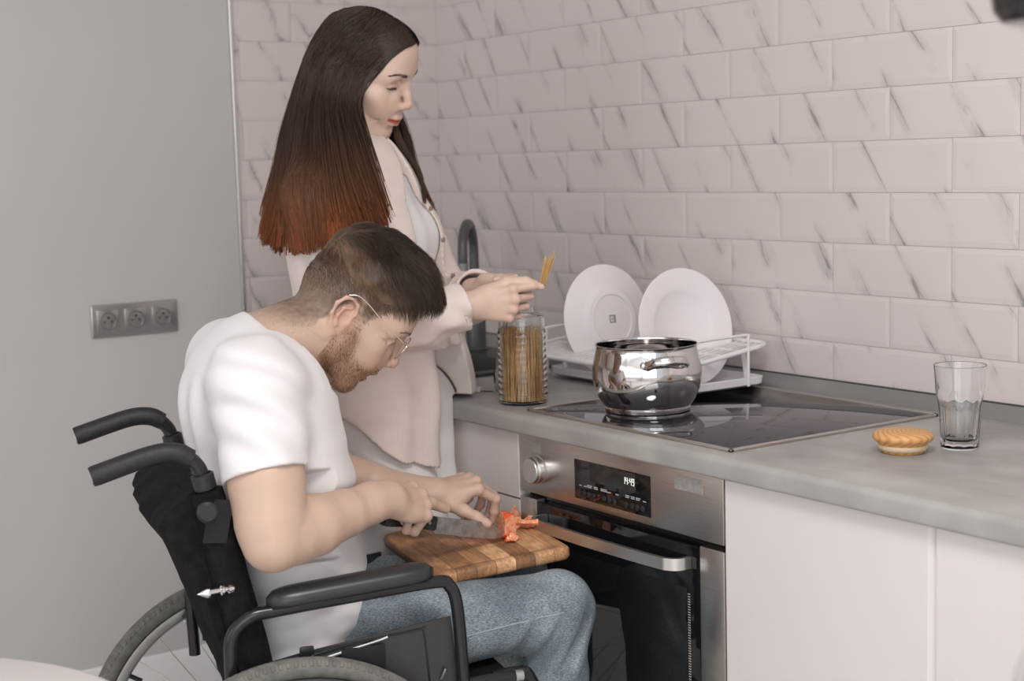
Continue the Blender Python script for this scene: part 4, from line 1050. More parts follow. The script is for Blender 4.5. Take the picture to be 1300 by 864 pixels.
# short hairs grown from the scalp
rs_ = np.random.RandomState(11)
def grow(V, N, w, n, rs):
    p = w/w.sum(); i = rs.choice(len(V), n, p=p); return i
cap = SDF((-.13, -.10, .02), (.14, .10, .20), .0025); cap.ell((.007, 0, .090), (.105, .0785, .079), .004).ell((.055, 0, .100), (.060, .062, .048), .03)
cap.cut((.42, 0, -1), (.03, 0, .062)); cap.cut((1, 0, -1.0), (.098, 0, .104))
cap.warp(lambda P: .0020*np.sin(P[:, 1]*170+3*wob(P, 41, 30, 3)+P[:, 0]*40)+.0015*wob(P, 42, 60, 4))
Vc, Qc = cap.mesh(); Vc = relax(Vc, Qc, 2, .5); Nc = normals(Vc, Qc)
def hcol(P, rs):
    t = sstep(P[:, 2]+.30*P[:, 0], .055, .125); c = mixc(np.tile([.19, .118, .075], (len(P), 1)), (.040, .025, .016), t)
    return c*(1+.35*wob(P*np.array([.25, 1, 1]), 51, 160, 4))[:, None].clip(.5, 1.6)
hb_ = link('hair_volume', np_mesh('hair_volume', h2l(Vc), Qc, hcol(Vc, rs_)*.55), M['hair'], None)
kc = (Vc[:, 2] > .062)&(Nc[:, 2] > -.35); ic = rs_.choice(np.flatnonzero(kc), 13000)
wt = scalpish(V)*(.30+1.0*sstep(V[:, 2], .04, .10))
i = grow(V, N_, wt*(V[:, 2] < .090), 17000, rs_); R0 = np.vstack([V[i], Vc[ic]]); NN = np.vstack([N_[i], Nc[ic]]); isc = np.r_[np.zeros(len(i)), np.ones(len(ic))] > .5; i = np.arange(len(R0))
tz = sstep(R0[:, 2]+.18*(R0[:, 0]-.02), .050, .105); ln = .0035+.006*sstep(R0[:, 2], .0, .06)+tz*(.024+.012*sstep(R0[:, 0], 0, .07))
ln = np.where(isc, .020+.012*sstep(R0[:, 0], 0, .08), np.minimum(ln, .012)); ln *= rs_.uniform(.75, 1.15, len(i))
fwd = V3(1, 0, -.05)+np.stack([np.zeros(len(i)), R0[:, 1]*-1.5, -.75*sstep(np.abs(R0[:, 1]), .02, .07)-.25*sstep(R0[:, 0], .05, .1)], 1)
fwd = fwd-NN*(fwd*NN).sum(1)[:, None]; fwd /= np.linalg.norm(fwd, axis=1)[:, None]
clump = np.stack([wob(R0, 21+k, 90, 4) for k in range(3)], 1)*.55; K = 6; S = np.zeros((len(i), K, 3)); S[:, 0] = R0-NN*.001
lift = np.where(isc, .16, .62)[:, None]
for k in range(1, K):
    t = k/(K-1); d = fwd*(1-.0*t)+NN*lift*(1.25-1.15*t)+clump*np.where(isc, .5, .15)[:, None]+rs_.normal(0, .07, (len(i), 3)); d[:, 2] -= .35*t*tz*sstep(R0[:, 0], .04, .09)*1.1
    d /= np.linalg.norm(d, axis=1)[:, None]; S[:, k] = S[:, k-1]+d*(ln/(K-1))[:, None]
cb = hcol(R0, rs_)*np.where(isc, 1, .62)[:, None]
cb = cb*rs_.uniform(.6, 1.6, (len(i), 1)); cc = np.repeat(cb[:, None], K, 1)*np.linspace(.85, 1.25, K)[None, :, None]
Sw = h2l(S.reshape(-1, 3)).reshape(S.shape)
hair_m = strands('hair', Sw, np.where(isc, .00045, .00030), .00016, cc, M['hair'], man); hb_.parent = hair_m
wb = beardm(V)*(1-scalpish(V)); i = rs_.choice(len(V), 6500, p=wb/wb.sum()); R0 = V[i]; NN = N_[i]; K = 3; S = np.zeros((len(i), K, 3)); S[:, 0] = R0-NN*.0006
for k in range(1, K):
    d = NN*.8+V3(.5, 0, -.9)+rs_.normal(0, .25, (len(i), 3)); d /= np.linalg.norm(d, axis=1)[:, None]; S[:, k] = S[:, k-1]+d*.0021
cb = np.tile([.26, .12, .06], (len(i), 1))*rs_.uniform(.5, 1.5, (len(i), 1))
strands('beard', h2l(S.reshape(-1, 3)).reshape(S.shape), .00021, .00012, np.repeat(cb[:, None], K, 1), M['beard'], man)
def snap(f, pts, dirn, off=.0008, reach=.12):
    out = []
    d = np.array(dirn, float); d /= np.linalg.norm(d)
    for p in pts:
        ts_ = np.linspace(reach, -.02, 120); P = np.array(p)+ts_[:, None]*d; v = f.sample(P); j = np.argmax(v < 0)
        out.append(P[j]+d*off)
    return out
def brows(name, col, n, thick, par, M_, c_, s_, pts, rs, r=.00022, fld=None):
    for y in (-1, 1):
        P = []
        g = catmull(np.array(pts), 12)
        for _ in range(n):
            t = rs.uniform(0, 1); q = g[int(t*(len(g)-1))].copy(); wv = thick*(1-.75*max(0, t-.35)/.65)
            q = q*np.array([1, y, 1]); q[2] += rs.uniform(-wv, wv)
            d = V3(0, y*(.75+.2*t), .60-.90*t)+rs.normal(0, .12, 3); d /= np.linalg.norm(d); L_ = .0065
            w = [q, q+d*L_*.5, q+d*L_]; w = [snap(fld, [p-V3(.03, 0, 0)], (1, y*.25, 0), 0, .06)[0] for p in w]
            P.append([w[0]-V3(.0006, 0, 0), w[1]+V3(.0007, 0, 0), w[2]+V3(.0006, 0, 0)])
        P = np.array(P); cc = np.tile(col, (len(P), 3, 1))*rs.uniform(.7, 1.3, (len(P), 1, 1))
        strands(name, h2l(P.reshape(-1, 3), M_, c_, s_).reshape(P.shape), r, .00012, cc, M['hair'], par)
brows('eyebrow', [.12, .065, .04], 130, .0026, man, HM, HC, HS, [(.1055, .010, .040), (.1045, .022, .0435), (.098, .036, .0455), (.088, .048, .040)], rs_, .00024, hs)

# arms and hands: one field per arm
def arm(sh, el, wr, X, Z, side, curls, thumb_abs, rU, rE, rF, rW, sc, h=.002, shades=None, **kw):
    X, Z = ortho(X, Z); Y = np.cross(Z, X)*(1 if side > 0 else -1)
    A = np.array([sh, el, wr]+[np.array(wr)+X*.2*sc]); lo = A.min(0)-.085; hi = A.max(0)+.085
    s = SDF(lo, hi, h); sh, el, wr = map(np.array, (sh, el, wr)); m = el+(wr-el)*.34
    s.chain([sh, sh+(el-sh)*.35, sh+(el-sh)*.65, el+(sh-el)*.10], [rU*.98, rU*1.04, rU*1.07, rE*1.02], .004)
    s.cone(el+(sh-el)*.10, el, rE*1.02, rE*.84, .004)
    s.chain([el, el+(wr-el)*.16, m, el+(wr-el)*.62], [rE*.84, rF*1.02, rF*1.04, rF*.86], .012)
    s.chain([el+(wr-el)*.62, el+(wr-el)*.85, wr+X*.014], [rF*.86, rW*1.14, rW*1.08], .006, flat=(Z, .86))
    add_hand(s, wr, X, Y, Z, curls, [((np.array(p)-wr)@X/sc, (np.array(p)-wr)@Y/sc, (np.array(p)-wr)@Z/sc) for p in thumb_abs], sc, **kw)
    return s, X, Y, Z
def arm_col(V, base, joints, warm):
    C = np.tile(np.array(base, float), (len(V), 1))
    for j in joints: C = mixc(C, warm, .45*np.exp(-((V-np.array(j))**2).sum(1)/(.011**2)))
    return C
RWR = V3(.132, .196, .824)
sR, X, Y, Z = arm((.165, -.022, 1.05), (.262, -.022, .802), RWR, (-.075, .105, -.030), (.62, .12, .78), 1,
                  [(52, 72, 30), (72, 95, 55), (80, 98, 60), (84, 98, 60)], [(.098, .222, .822), (.062, .262, .803), (.040, .303, .786), (.024, .336, .768)], .0585, .0570, .0475, .0315, 1.12, h=.0019)
FR, TR = hand_pts(RWR, X, Y, Z, [(52, 72, 30), (72, 95, 55), (80, 98, 60), (84, 98, 60)], [(0, 0, 0)], 1.12)
# tendons and elbow crease
V2, Q2 = sR.mesh(); V2 = relax(V2, Q2, 1, .4)
rarm = (V2, Q2, arm_col(V2, SKM, [c[k] for c in FR for k in (0, 1, 2)]+[(.262, -.035, .775)], (.62, .33, .25)))
LWR = V3(-.068, .330, .778)
XL = V3(-.02, .985, .13); ZL = V3(.30, -.10, .95)
cL = [(40, 58, 8), (48, 52, 18), (52, 55, 22), (55, 55, 25)]
sL, X, Y, Z = arm((-.165, -.012, 1.045), (-.225, .095, .83), LWR, XL, ZL, -1, cL, [(-.052, .358, .764), (-.026, .384, .750), (-.008, .405, .738), (.000, .424, .726)], .058, .046, .043, .0285, 1.02, h=.0019)
FL, TL = hand_pts(LWR, X, Y, Z, cL, [(0, 0, 0)], 1.02)
V3_, Q3 = sL.mesh(); V3_ = relax(V3_, Q3, 1, .4)
larm = (V3_, Q3, arm_col(V3_, SKM, [c[k] for c in FL for k in (0, 1, 2, 3)]+[(.004, .430, .724)], (.66, .34, .26)))
# trunk and legs under the clothes
tb_ = SDF((-.26, -.17, .02), (.30, .70, 1.16), .007)
def trunk(s, g=0.):
    s.chain([(0, .060, .56), (0, .058, .72), (0, .032, .86), (0, .012, .97)], [.150+g, .140+g, .152+g, .158+g], .04, flat=((0, 1, 0), .68))
    s.ell((0, .003, 1.01), (.150+g, .098+g, .085+g), .05)
    for y in (-1, 1): s.cone((y*.03, .000, 1.055), (y*.150, -.018, 1.040), .048+g, .050+g, .03)
    s.cone((0, .0, 1.03), (-.004, .03, 1.085), .062+g, .058+g, .03)
def legs(s, g=0.):
    s.ell((0, .065, .545), (.165+g, .115+g, .085+g), .03)
    for y in (-1, 1):
        s.chain([(y*.085, .08, .552), (y*.100, .27, .574), (y*.118, .510, .588)], [.082+g, .070+g, .058+g], .03)
        s.ell((y*.118, .514, .586), (.056+g, .052+g, .060+g), .02)
        s.chain([(y*.118, .515, .585), (y*.118, .500, .42), (y*.116, .490, .15)], [.054+g, .054+g, .040+g], .02)
trunk(tb_, -.008); legs(tb_, -.008)
for y in (-1, 1): s = tb_; s.chain([(y*.116, .485, .15), (y*.116, .50, .15), (y*.118, .56, .142)], [.032, .036, .022], .01)
V4, Q4 = tb_.mesh(); V4 = relax(V4, Q4, 1)
body = (V4, Q4, np.tile(np.array(SKM), (len(V4), 1)))
finish('body', [head_part, rarm, larm, body], M['skin_m'], man)
# fingernails of the far hand that show
# t-shirt
ts = SDF((-.30, -.20, .46), (.34, .26, 1.18), .0034)
ts.chain([(0, .050, .55), (0, .052, .70), (0, .028, .85), (0, .014, .96)], [.178, .163, .175, .182], .05, flat=((0, 1, 0), .70))
ts.ell((0, .055, .565), (.198, .135, .085), .04)
ts.ell((0, -.002, 1.005), (.172, .115, .098), .05)
for y in (-1, 1): ts.cone((y*.03, -.004, 1.062), (y*.155, -.020, 1.045), .058, .062, .04)
ts.cone((0, .0, 1.03), (0, .060, 1.085), .078, .072, .035)
sh, el = V3(.165, -.022, 1.05), V3(.262, -.022, .802)
ts.cone(sh, sh+(el-sh)*.68, .070, .0725, .045)
shL, elL = V3(-.165, -.012, 1.045), V3(-.225, .095, .83)
ts.cone(shL, shL+(elL-shL)*.62, .068, .069, .045)
def teefold(P):
    x, y, z = P[:, 0], P[:, 1], P[:, 2]
    base = .0015*wob(P, 5, 16, 5, (1, 1, .55))
    # sweeping folds from the armpit over the shoulder
    q = np.sqrt((y+.12)**2+(z-.86)**2); f1 = np.sin(q*108+1.4*wob(P, 8, 6, 3)); m1 = sstep(z, .86, .99)*sstep(x, .07, .15)*sstep(y, -.115, -.06)*sstep(.09-y, 0, .06)
    # hanging pleats down the back
    f2 = np.sin((x*1.0+y*.35)*80+1.3*wob(P, 9, 5, 3)); m2 = sstep(-y, .02, .07)*sstep(1.08-z, 0, .1)*sstep(.13-x, 0, .06)
    # diagonal pulls at the belly
    f3 = np.sin((z*.9+y*.9+x*.25)*90+1.6*wob(P, 12, 7, 3)); m3 = sstep(y, .0, .10)*sstep(.95-z, 0, .12)
    f4 = np.sin((z-.5*y)*90+1.6*wob(P, 15, 9, 3)); m4 = sstep(.70-z, 0, .06)
    return base-.0062*f1*m1-.0042*f2*m2-.0046*f3*m3-.0056*f4*m4
ts.warp(teefold)
# sleeve ends, neck opening, hollow sleeves and neckline
for a, b, t in ((sh, el, .60), (shL, elL, .55)):
    ax = (b-a)/np.linalg.norm(b-a); p = a+(b-a)*t
    if a[0] > 0: ax = ax+V3(.0, .10, 0)
    w = V3(.11, .11, .14); ts.cut(ax, p, p-w+(V3(.045, 0, -.02) if a[0] > 0 else V3(-.05, 0, -.02)), p+w+V3(.06, .05, .0))
CRC = V3(-.004, .060, 1.073); CRN = V3(.02, .72, .69); CRN /= np.linalg.norm(CRN)
ts.cut(CRN, CRC+CRN*.004, CRC-V3(.10, .085, .09), CRC+V3(.10, .13, .10))
class HeadField:  # the neck as seen by the shirt
    pass
for a, b, t0, t1, r in ((sh, el, .50, .66, .0645), (shL, elL, .46, .62, .0605)): ts.cone(a+(b-a)*t0, a+(b-a)*t1, r-.006, r, .004, 's')
ts.chain([(-.004, .02, 1.02), (-.006, .045, 1.072), (-.010, .075, 1.100)], [.060, .0655, .0655], .004, 's')
ts.cut((0, -1, -.25), (0, -.066, .60), ts.lo, (.34, .26, .68))
V5, Q5 = ts.mesh(); V5 = relax(V5, Q5, 2, .5)
tee = link('t_shirt', np_mesh('t_shirt', V5, Q5), M['tee'], man)
u1 = V3(0, .69, -.72); u1 -= CRN*(u1@CRN); u1 /= np.linalg.norm(u1); u2 = np.cross(CRN, u1)
ring = [CRC-CRN*.001+u1*.088*math.cos(a)+u2*.0765*math.sin(a)+V3(0, -.004, .002) for a in np.linspace(0, 2*PI, 49)]
MB().tube(ring, .0072, 12, cap=False, smooth=False, flat=.55).build('collar', M['tee'], tee)
# jeans
js = SDF((-.26, -.10, .08), (.26, .62, .70), .0036); legs(js, .006)
def denimfold(P):
    x, y, z = P[:, 0], P[:, 1], P[:, 2]
    kn = blob(P, (.12, .47, .55), (.12, .10, .10))
    f = np.sin((y*.9-z*.7)*120+2.5*wob(P, 31, 15, 3)); m = sstep(y, .36, .46)*sstep(.66-z, 0, .1)
    f2 = np.sin((y*1.0+z*.8)*90+2.5*wob(P, 33, 12, 3)); m2 = sstep(.34-y, 0, .12)
    f3 = np.sin((z*.8+y*.3)*75+2*wob(P, 35, 12, 3)); m3 = sstep(.5-z, 0, .1)
    return .0020*wob(P, 37, 30, 5)-.0062*np.sign(f)*np.abs(f)**.6*m*kn-.0034*f2*m2-.0030*f3*m3
js.warp(denimfold)
for y in (-1, 1): js.cut((0, 0, -1), (y*.116, .49, .125), (y*.116-.09, .40, .05), (y*.116+.09, .62, .16))
V6, Q6 = js.mesh(); V6 = relax(V6, Q6, 1, .5)
DM = M['denim']
tc = nd(DM, 'ShaderNodeTexCoord'); n1 = nd(DM, 'ShaderNodeTexNoise'); n1.inputs['Scale'].default_value = 9; n1.inputs['Detail'].default_value = 5
n2 = nd(DM, 'ShaderNodeTexNoise'); n2.inputs['Scale'].default_value = 560; n2.inputs['Detail'].default_value = 2
mp = nd(DM, 'ShaderNodeMapping'); mp.inputs['Scale'].default_value = (1, .35, 1); lk(DM, tc.outputs['Object'], mp.inputs[0]); lk(DM, mp.outputs[0], n2.inputs['Vector']); lk(DM, tc.outputs['Object'], n1.inputs['Vector'])
r1 = nd(DM, 'ShaderNodeValToRGB'); r1.color_ramp.elements[0].position = .36; r1.color_ramp.elements[1].position = .66
r1.color_ramp.elements[0].color = (.13, .16, .185, 1); r1.color_ramp.elements[1].color = (.28, .33, .365, 1); lk(DM, n1.outputs['Fac'], r1.inputs[0])
mr = nd(DM, 'ShaderNodeMapRange'); mr.inputs[1].default_value = .3; mr.inputs[2].default_value = .7; mr.inputs[3].default_value = .5; mr.inputs[4].default_value = 1.5; lk(DM, n2.outputs['Fac'], mr.inputs[0])
vm = nd(DM, 'ShaderNodeVectorMath', operation='SCALE'); lk(DM, r1.outputs[0], vm.inputs[0]); lk(DM, mr.outputs[0], vm.inputs['Scale']); lk(DM, vm.outputs[0], bsdf(DM).inputs['Base Color'])
bp = nd(DM, 'ShaderNodeBump'); bp.inputs['Strength'].default_value = .5; bp.inputs['Distance'].default_value = .001; lk(DM, n2.outputs['Fac'], bp.inputs['Height']); lk(DM, bp.outputs[0], bsdf(DM).inputs['Normal'])
jn = link('jeans', np_mesh('jeans', V6, Q6), DM, man)
# side seam on the near thigh, snapped to the surface
seam = snap(js, [(.10+.02*t, .10+.40*t, .545+.050*t) for t in np.linspace(.12, 1, 16)], (1, 0, .05))
MB().tube(seam, .0011, 6).build('side_seam', mat('pale seam', (.34, .40, .44), .8), jn)
pk_ = snap(js, [(.09, .20+.05*math.cos(a)*.8, .60+.035*math.sin(a)) for a in np.linspace(-.4, 2.2, 10)], (.55, 0, 1))
MB().tube(pk_, .0010, 6).build('pocket_stitching', bpy.data.materials['pale seam'], jn)
for y in (-1, 1):
    so = SDF((y*.117-.07, .40, .10), (y*.117+.07, .63, .22), .004)
    so.ell((y*.117, .475, .150), (.040, .048, .036), .02).ell((y*.119, .540, .140), (.042, .050, .022), .03)
    so.cut((0, 0, -1), (0, 0, .1235)); Vv, Qq = so.mesh(); link('shoe', np_mesh('shoe', Vv, Qq), mat('white trainer', (.7, .69, .67), .5), man)
# spectacles
eg = empty('eyeglasses'); eg.parent = man; GF = mat('thin copper frame', (.72, .56, .46), .2, 1)
def H(*p): return h2l(np.array(p))
fr_ = MB(); RX = .0245
for y in (-1, 1):
    fr_.tube([H(.1085-.05*abs(math.cos(a))*0-.10*(abs(y*.033+y*.0*0+RX*math.cos(a)*1)-.033)*.25, y*.0335+RX*math.cos(a), .018+.0225*math.sin(a)) for a in np.linspace(0, 2*PI, 41)], .0009, 8, cap=False, smooth=False)
fr_.tube([H(.1115, -.0105, .022), H(.1150, -.004, .026), H(.1150, .004, .026), H(.1115, .0105, .022)], .0009, 8)
f_ = fr_.build('spectacle_frame', GF, man)
for y in (-1, 1):
    t = MB().tube([H(.107, y*.0575, .026), H(.1035, y*.0655, .028), H(.090, y*.0715, .031), (H(.045, y*.080, .0385)), H(.012, y*.085, .0465), H(-.012, y*.088, .0485), H(-.026, y*.088, .040)], [.0009, .0009, .0009, .0009, .0011, .0014, .0012], 8).build('temple_arm', GF, f_)
    ln_ = MB(); c0 = H(.1085, y*.0335, .018); pr = [(0, -.0007), (.0235, -.0007), (.0238, 0), (.0235, .0007), (0, .0007)]
    Ml = np.stack([HM[:, 1], HM[:, 2], HM[:, 0]], 1); ln_.lathe(pr, c0, 40, Ml@np.diag([1, .93, 1])).build('lens', M['lens'], f_)
bpy.data.objects.remove(eg)

# ------------------------------------------------------------------ cutting board, knife, tomato
BM = headM(.189, -.069, .037); BC = V3(1.314, -.773, .683)
def rotm(M3, loc): return Matrix([[*M3[0], loc[0]], [*M3[1], loc[1]], [*M3[2], loc[2]], [0, 0, 0, 1]])
BX_, BY_, BT = .134, .150, .0255
def brd(p): return BC+BM@np.asarray(p, float)
bm = bmesh.new()
def rg(i, z): return [bm.verts.new((p[0], p[1], z)) for p in rrect(-BX_+i, BX_-i, -BY_+i, BY_-i, max(.018-i, .006), 7)]
R = [rg(.008, -BT), rg(.003, -BT+.002), rg(.0, -BT+.007), rg(0, -.007), rg(.002, -.003), rg(.0065, -.0004), rg(.018, 0), rg(.0195, -.0014), rg(.0225, -.0024), rg(.0255, -.0014), rg(.027, 0)]
bm.faces.new(R[0])
for a, b in zip(R, R[1:]):
    for i in range(len(a)): bm.faces.new([a[i], a[(i+1) % len(a)], b[(i+1) % len(a)], b[i]])
bm.faces.new(R[-1]); bmesh.ops.recalc_face_normals(bm, faces=bm.faces[:])
BW = mat('jointed board wood', rough=.5)
tc = nd(BW, 'ShaderNodeTexCoord'); sx = nd(BW, 'ShaderNodeSeparateXYZ'); lk(BW, tc.outputs['Object'], sx.inputs[0])
def mth(m, op, a, b=None):
    n = nd(m, 'ShaderNodeMath', operation=op)
    for i, v in enumerate((a, b)):
        if v is None: continue
        if isinstance(v, (int, float)): n.inputs[i].default_value = v
        else: lk(m, v, n.inputs[i])
    return n.outputs[0]
pl_ = mth(BW, 'MULTIPLY', mth(BW, 'ADD', sx.outputs['X'], .134), 1/.0385); fl = mth(BW, 'FLOOR', pl_)
rp = nd(BW, 'ShaderNodeValToRGB'); rp.color_ramp.interpolation = 'CONSTANT'; cr = rp.color_ramp
cols = [(.36, .18, .085), (.25, .12, .052), (.33, .165, .075), (.54, .31, .165), (.22, .105, .047), (.46, .255, .125), (.40, .21, .10)]
cr.elements[0].color = (*cols[0], 1); cr.elements[1].position = 1/7; cr.elements[1].color = (*cols[1], 1)
for i in range(2, 7): e = cr.elements.new(i/7); e.color = (*cols[i], 1)
lk(BW, mth(BW, 'MULTIPLY', mth(BW, 'ADD', fl, .5), 1/7), rp.inputs[0])
cb = nd(BW, 'ShaderNodeCombineXYZ'); lk(BW, mth(BW, 'MULTIPLY', sx.outputs['X'], 9), cb.inputs[0]); lk(BW, mth(BW, 'ADD', sx.outputs['Y'], mth(BW, 'MULTIPLY', fl, 3.7)), cb.inputs[1]); lk(BW, mth(BW, 'MULTIPLY', sx.outputs['Z'], 9), cb.inputs[2])
ng = nd(BW, 'ShaderNodeTexNoise'); ng.inputs['Scale'].default_value = 22; ng.inputs['Detail'].default_value = 8; ng.inputs['Roughness'].default_value = .7; lk(BW, cb.outputs[0], ng.inputs['Vector'])
n3 = nd(BW, 'ShaderNodeTexNoise'); n3.inputs['Scale'].default_value = 26; n3.inputs['Detail'].default_value = 3; lk(BW, tc.outputs['Object'], n3.inputs['Vector'])
mr = nd(BW, 'ShaderNodeMapRange'); mr.inputs[1].default_value = .3; mr.inputs[2].default_value = .7; mr.inputs[3].default_value = .55; mr.inputs[4].default_value = 1.55; lk(BW, ng.outputs['Fac'], mr.inputs[0])
m3 = nd(BW, 'ShaderNodeMapRange'); m3.inputs[1].default_value = .35; m3.inputs[2].default_value = .7; m3.inputs[3].default_value = .8; m3.inputs[4].default_value = 1.3; lk(BW, n3.outputs['Fac'], m3.inputs[0])
frx = mth(BW, 'FRACT', pl_); edge = mth(BW, 'LESS_THAN', mth(BW, 'MINIMUM', frx, mth(BW, 'SUBTRACT', 1, frx)), .016)
sc2 = mth(BW, 'MULTIPLY', mth(BW, 'MULTIPLY', mr.outputs[0], m3.outputs[0]), mth(BW, 'SUBTRACT', 1, mth(BW, 'MULTIPLY', edge, .6)))
vm = nd(BW, 'ShaderNodeVectorMath', operation='SCALE'); lk(BW, rp.outputs[0], vm.inputs[0]); lk(BW, sc2, vm.inputs['Scale'])
# tomato juice stain on the wood
sv = nd(BW, 'ShaderNodeVectorMath', operation='DISTANCE'); mpp = nd(BW, 'ShaderNodeMapping'); mpp.inputs['Scale'].default_value = (1, .62, 1); lk(BW, tc.outputs['Object'], mpp.inputs[0]); lk(BW, mpp.outputs[0], sv.inputs[0]); sv.inputs[1].default_value = (.028, .012, 0)
st = nd(BW, 'ShaderNodeMapRange', interpolation_type='SMOOTHSTEP'); st.inputs[1].default_value = .016; st.inputs[2].default_value = .05; st.inputs[3].default_value = .75; st.inputs[4].default_value = 0; lk(BW, sv.outputs['Value'], st.inputs[0])
mx = nd(BW, 'ShaderNodeMix', data_type='RGBA'); mx.inputs[7].default_value = (.55, .10, .03, 1); lk(BW, mth(BW, 'MULTIPLY', st.outputs[0], n3.outputs['Fac']), mx.inputs[0]); lk(BW, vm.outputs[0], mx.inputs[6]); lk(BW, mx.outputs[2], bsdf(BW).inputs['Base Color'])
bp = nd(BW, 'ShaderNodeBump'); bp.inputs['Strength'].default_value = .25; bp.inputs['Distance'].default_value = .001; lk(BW, ng.outputs['Fac'], bp.inputs['Height']); lk(BW, bp.outputs[0], bsdf(BW).inputs['Normal'])
cbd = MB().bm(bm).build('cutting_board', BW, None, True, 50); cbd.matrix_world = rotm(BM, BC)
setp(cbd, 'jointed wooden chopping board with a juice groove on the seated man\'s lap', 'cutting board')
# knife
def chw(p): # wheelchair frame -> world
    c, s = math.cos(CRZ), math.sin(CRZ); return V3(CH[0]+c*p[0]-s*p[1], CH[1]+s*p[0]+c*p[1], p[2])
K0 = chw((.100, .198, .783)); K1 = chw((-.020, .462, .7040)); kd = (K1-K0)/np.linalg.norm(K1-K0)
kx_ = kd; kz_ = V3(0, 0, 1)-kd*kd[2]; kz_ /= np.linalg.norm(kz_); ky_ = np.cross(kz_, kx_); KL = np.linalg.norm(K1-K0)
kn = empty('kitchen_knife', K0, label='kitchen knife with black handle and steel blade held over the tomato', cat='knife')
kn.matrix_world = rotm(np.stack([kx_, ky_, kz_], 1), K0)
hl = .125
mb = MB(); P = [(0, .009), (.004, .0135), (.015, .0135), (.04, .0115), (.08, .0115), (.110, .0125), (hl, .0125), (hl, -.0135), (.110, -.0130), (.085, -.0105), (.05, -.0115), (.02, -.0145), (.006, -.0150), (0, -.011)]
bm = bmesh.new(); vs = [[bm.verts.new((x, y, z)) for x, z in P] for y in (-.0085, .0085)]
bm.faces.new(vs[0][::-1]); bm.faces.new(vs[1])
for i in range(len(P)): j = (i+1) % len(P); bm.faces.new([vs[0][i], vs[0][j], vs[1][j], vs[1][i]])
bmesh.ops.bevel(bm, geom=[e for e in bm.edges], offset=.003, segments=2, affect='EDGES'); bmesh.ops.recalc_face_normals(bm, faces=bm.faces[:])
hd = mb.bm(bm).build('knife_handle', M['black_plastic'], kn)
for x in (.03, .07, .105):
    MB().lathe([(0, .0092), (.0030, .0092), (.0034, .0085), (.0034, -.0085), (.0030, -.0092), (0, -.0092)], (x, 0, 0), 16, [[1, 0, 0], [0, 0, 1], [0, 1, 0]]).build('rivet', M['rim'], hd)
bl = [(hl-.002, .0120), (KL-.06, .0120), (KL-.03, .0085), (KL-.012, .0010), (KL, -.0120), (KL-.02, -.0165), (KL-.05, -.0180), (hl+.004, -.0185), (hl-.002, -.0135)]
n = len(bl); V = [(x, .0011*(1 if z > -.01 else .12), z) for x, z in bl]+[(x, -.0011*(1 if z > -.01 else .12), z) for x, z in bl]
bm = bmesh.new(); vs = [bm.verts.new(v) for v in V]; bm.faces.new(vs[:n]); bm.faces.new(vs[n:][::-1])
for i in range(n): bm.faces.new([vs[i], vs[n+i], vs[n+(i+1) % n], vs[(i+1) % n]])
bmesh.ops.triangulate(bm, faces=bm.faces[:]); bmesh.ops.recalc_face_normals(bm, faces=bm.faces[:])
BS = noise_col(mat('wet blade steel', rough=.36, metal=.85), (.36, .34, .33), (.55, .53, .52), 60, 5, (1, 1, 1))
MB().bm(bm).build('blade', BS, kn, False)
# tomato pieces
TM = noise_col(mat('tomato skin', rough=.14), (.70, .085, .02), (.80, .14, .04), 60); bsdf(TM).inputs['Subsurface Weight'].default_value = .25; bsdf(TM).inputs['Subsurface Radius'].default_value = (.01, .003, .001)
TF = noise_col(mat('tomato flesh', rough=.16), (.80, .24, .11), (.90, .48, .30), 130, 5); bsdf(TF).inputs['Subsurface Weight'].default_value = .3; bsdf(TF).inputs['Subsurface Radius'].default_value = (.01, .003, .002)
def tom(loc, kind, ang, tilt, sz, label, seed):
    s = SDF((-.04, -.04, -.04), (.04, .04, .04), .0011)
    if kind == 'wedge':
        s.ell((0, 0, 0), (.028*sz, .030*sz, .026*sz), .002); s.cut((1, 0, .1), (.004, 0, 0)); s.cut((-.75, .66, 0), (-.008, .006, 0)); s.cut((-.3, -1, .2), (0, -.018, 0))
    elif kind == 'slice':
        s.ell((0, 0, 0), (.022*sz, .017*sz, .020*sz), .002); s.cut((0, 0, 1), (0, 0, .004)); s.cut((0, 0, -1), (0, 0, -.004)); s.cut((0, 1, 0), (0, .004, 0))
        for a in (.6, 1.9): s.ell((.010*math.cos(a+3.4), .008*math.sin(a+3.4), .002), (.0048, .0034, .004), .002, 's')
    else:
        s.ell((0, 0, 0), (.012*sz, .009*sz, .008*sz), .002); s.cut((1, .4, .3), (.005, 0, 0)); s.cut((-.2, -.3, -1), (0, 0, -.005)); s.cut((-.4, 1, .2), (0, .005, 0))
    s.warp(lambda P: .0009*wob(P, seed, 300, 5), .006)
    V, Q = s.mesh(); c, sn = math.cos(ang), math.sin(ang); ct, st_ = math.cos(tilt), math.sin(tilt)
    V = V@np.array([[1, 0, 0], [0, ct, -st_], [0, st_, ct]]).T@np.array([[c, -sn, 0], [sn, c, 0], [0, 0, 1]]).T; V[:, 2] -= V[:, 2].min()
    o = link('tomato_piece', np_mesh('tomato_piece', V, Q), [TF, TM], None); r = np.linalg.norm(s.lo*0+V, axis=1)
    ctr = V[Q].mean(1); N = np.cross(V[Q[:, 2]]-V[Q[:, 0]], V[Q[:, 3]]-V[Q[:, 1]]); N /= np.linalg.norm(N, axis=1)[:, None]+1e-12
    rad = np.linalg.norm(ctr-V.mean(0), axis=1); sk = (rad > np.percentile(rad, 62)) & ((N*(ctr-V.mean(0))).sum(1)/(rad+1e-9) > .8)
    o.data.polygons.foreach_set('material_index', sk.astype(np.int32))
    o.matrix_world = rotm(BM, loc+BM[:, 2]*.0006); return setp(o, label, 'tomato piece', 'cut tomato pieces on the board')
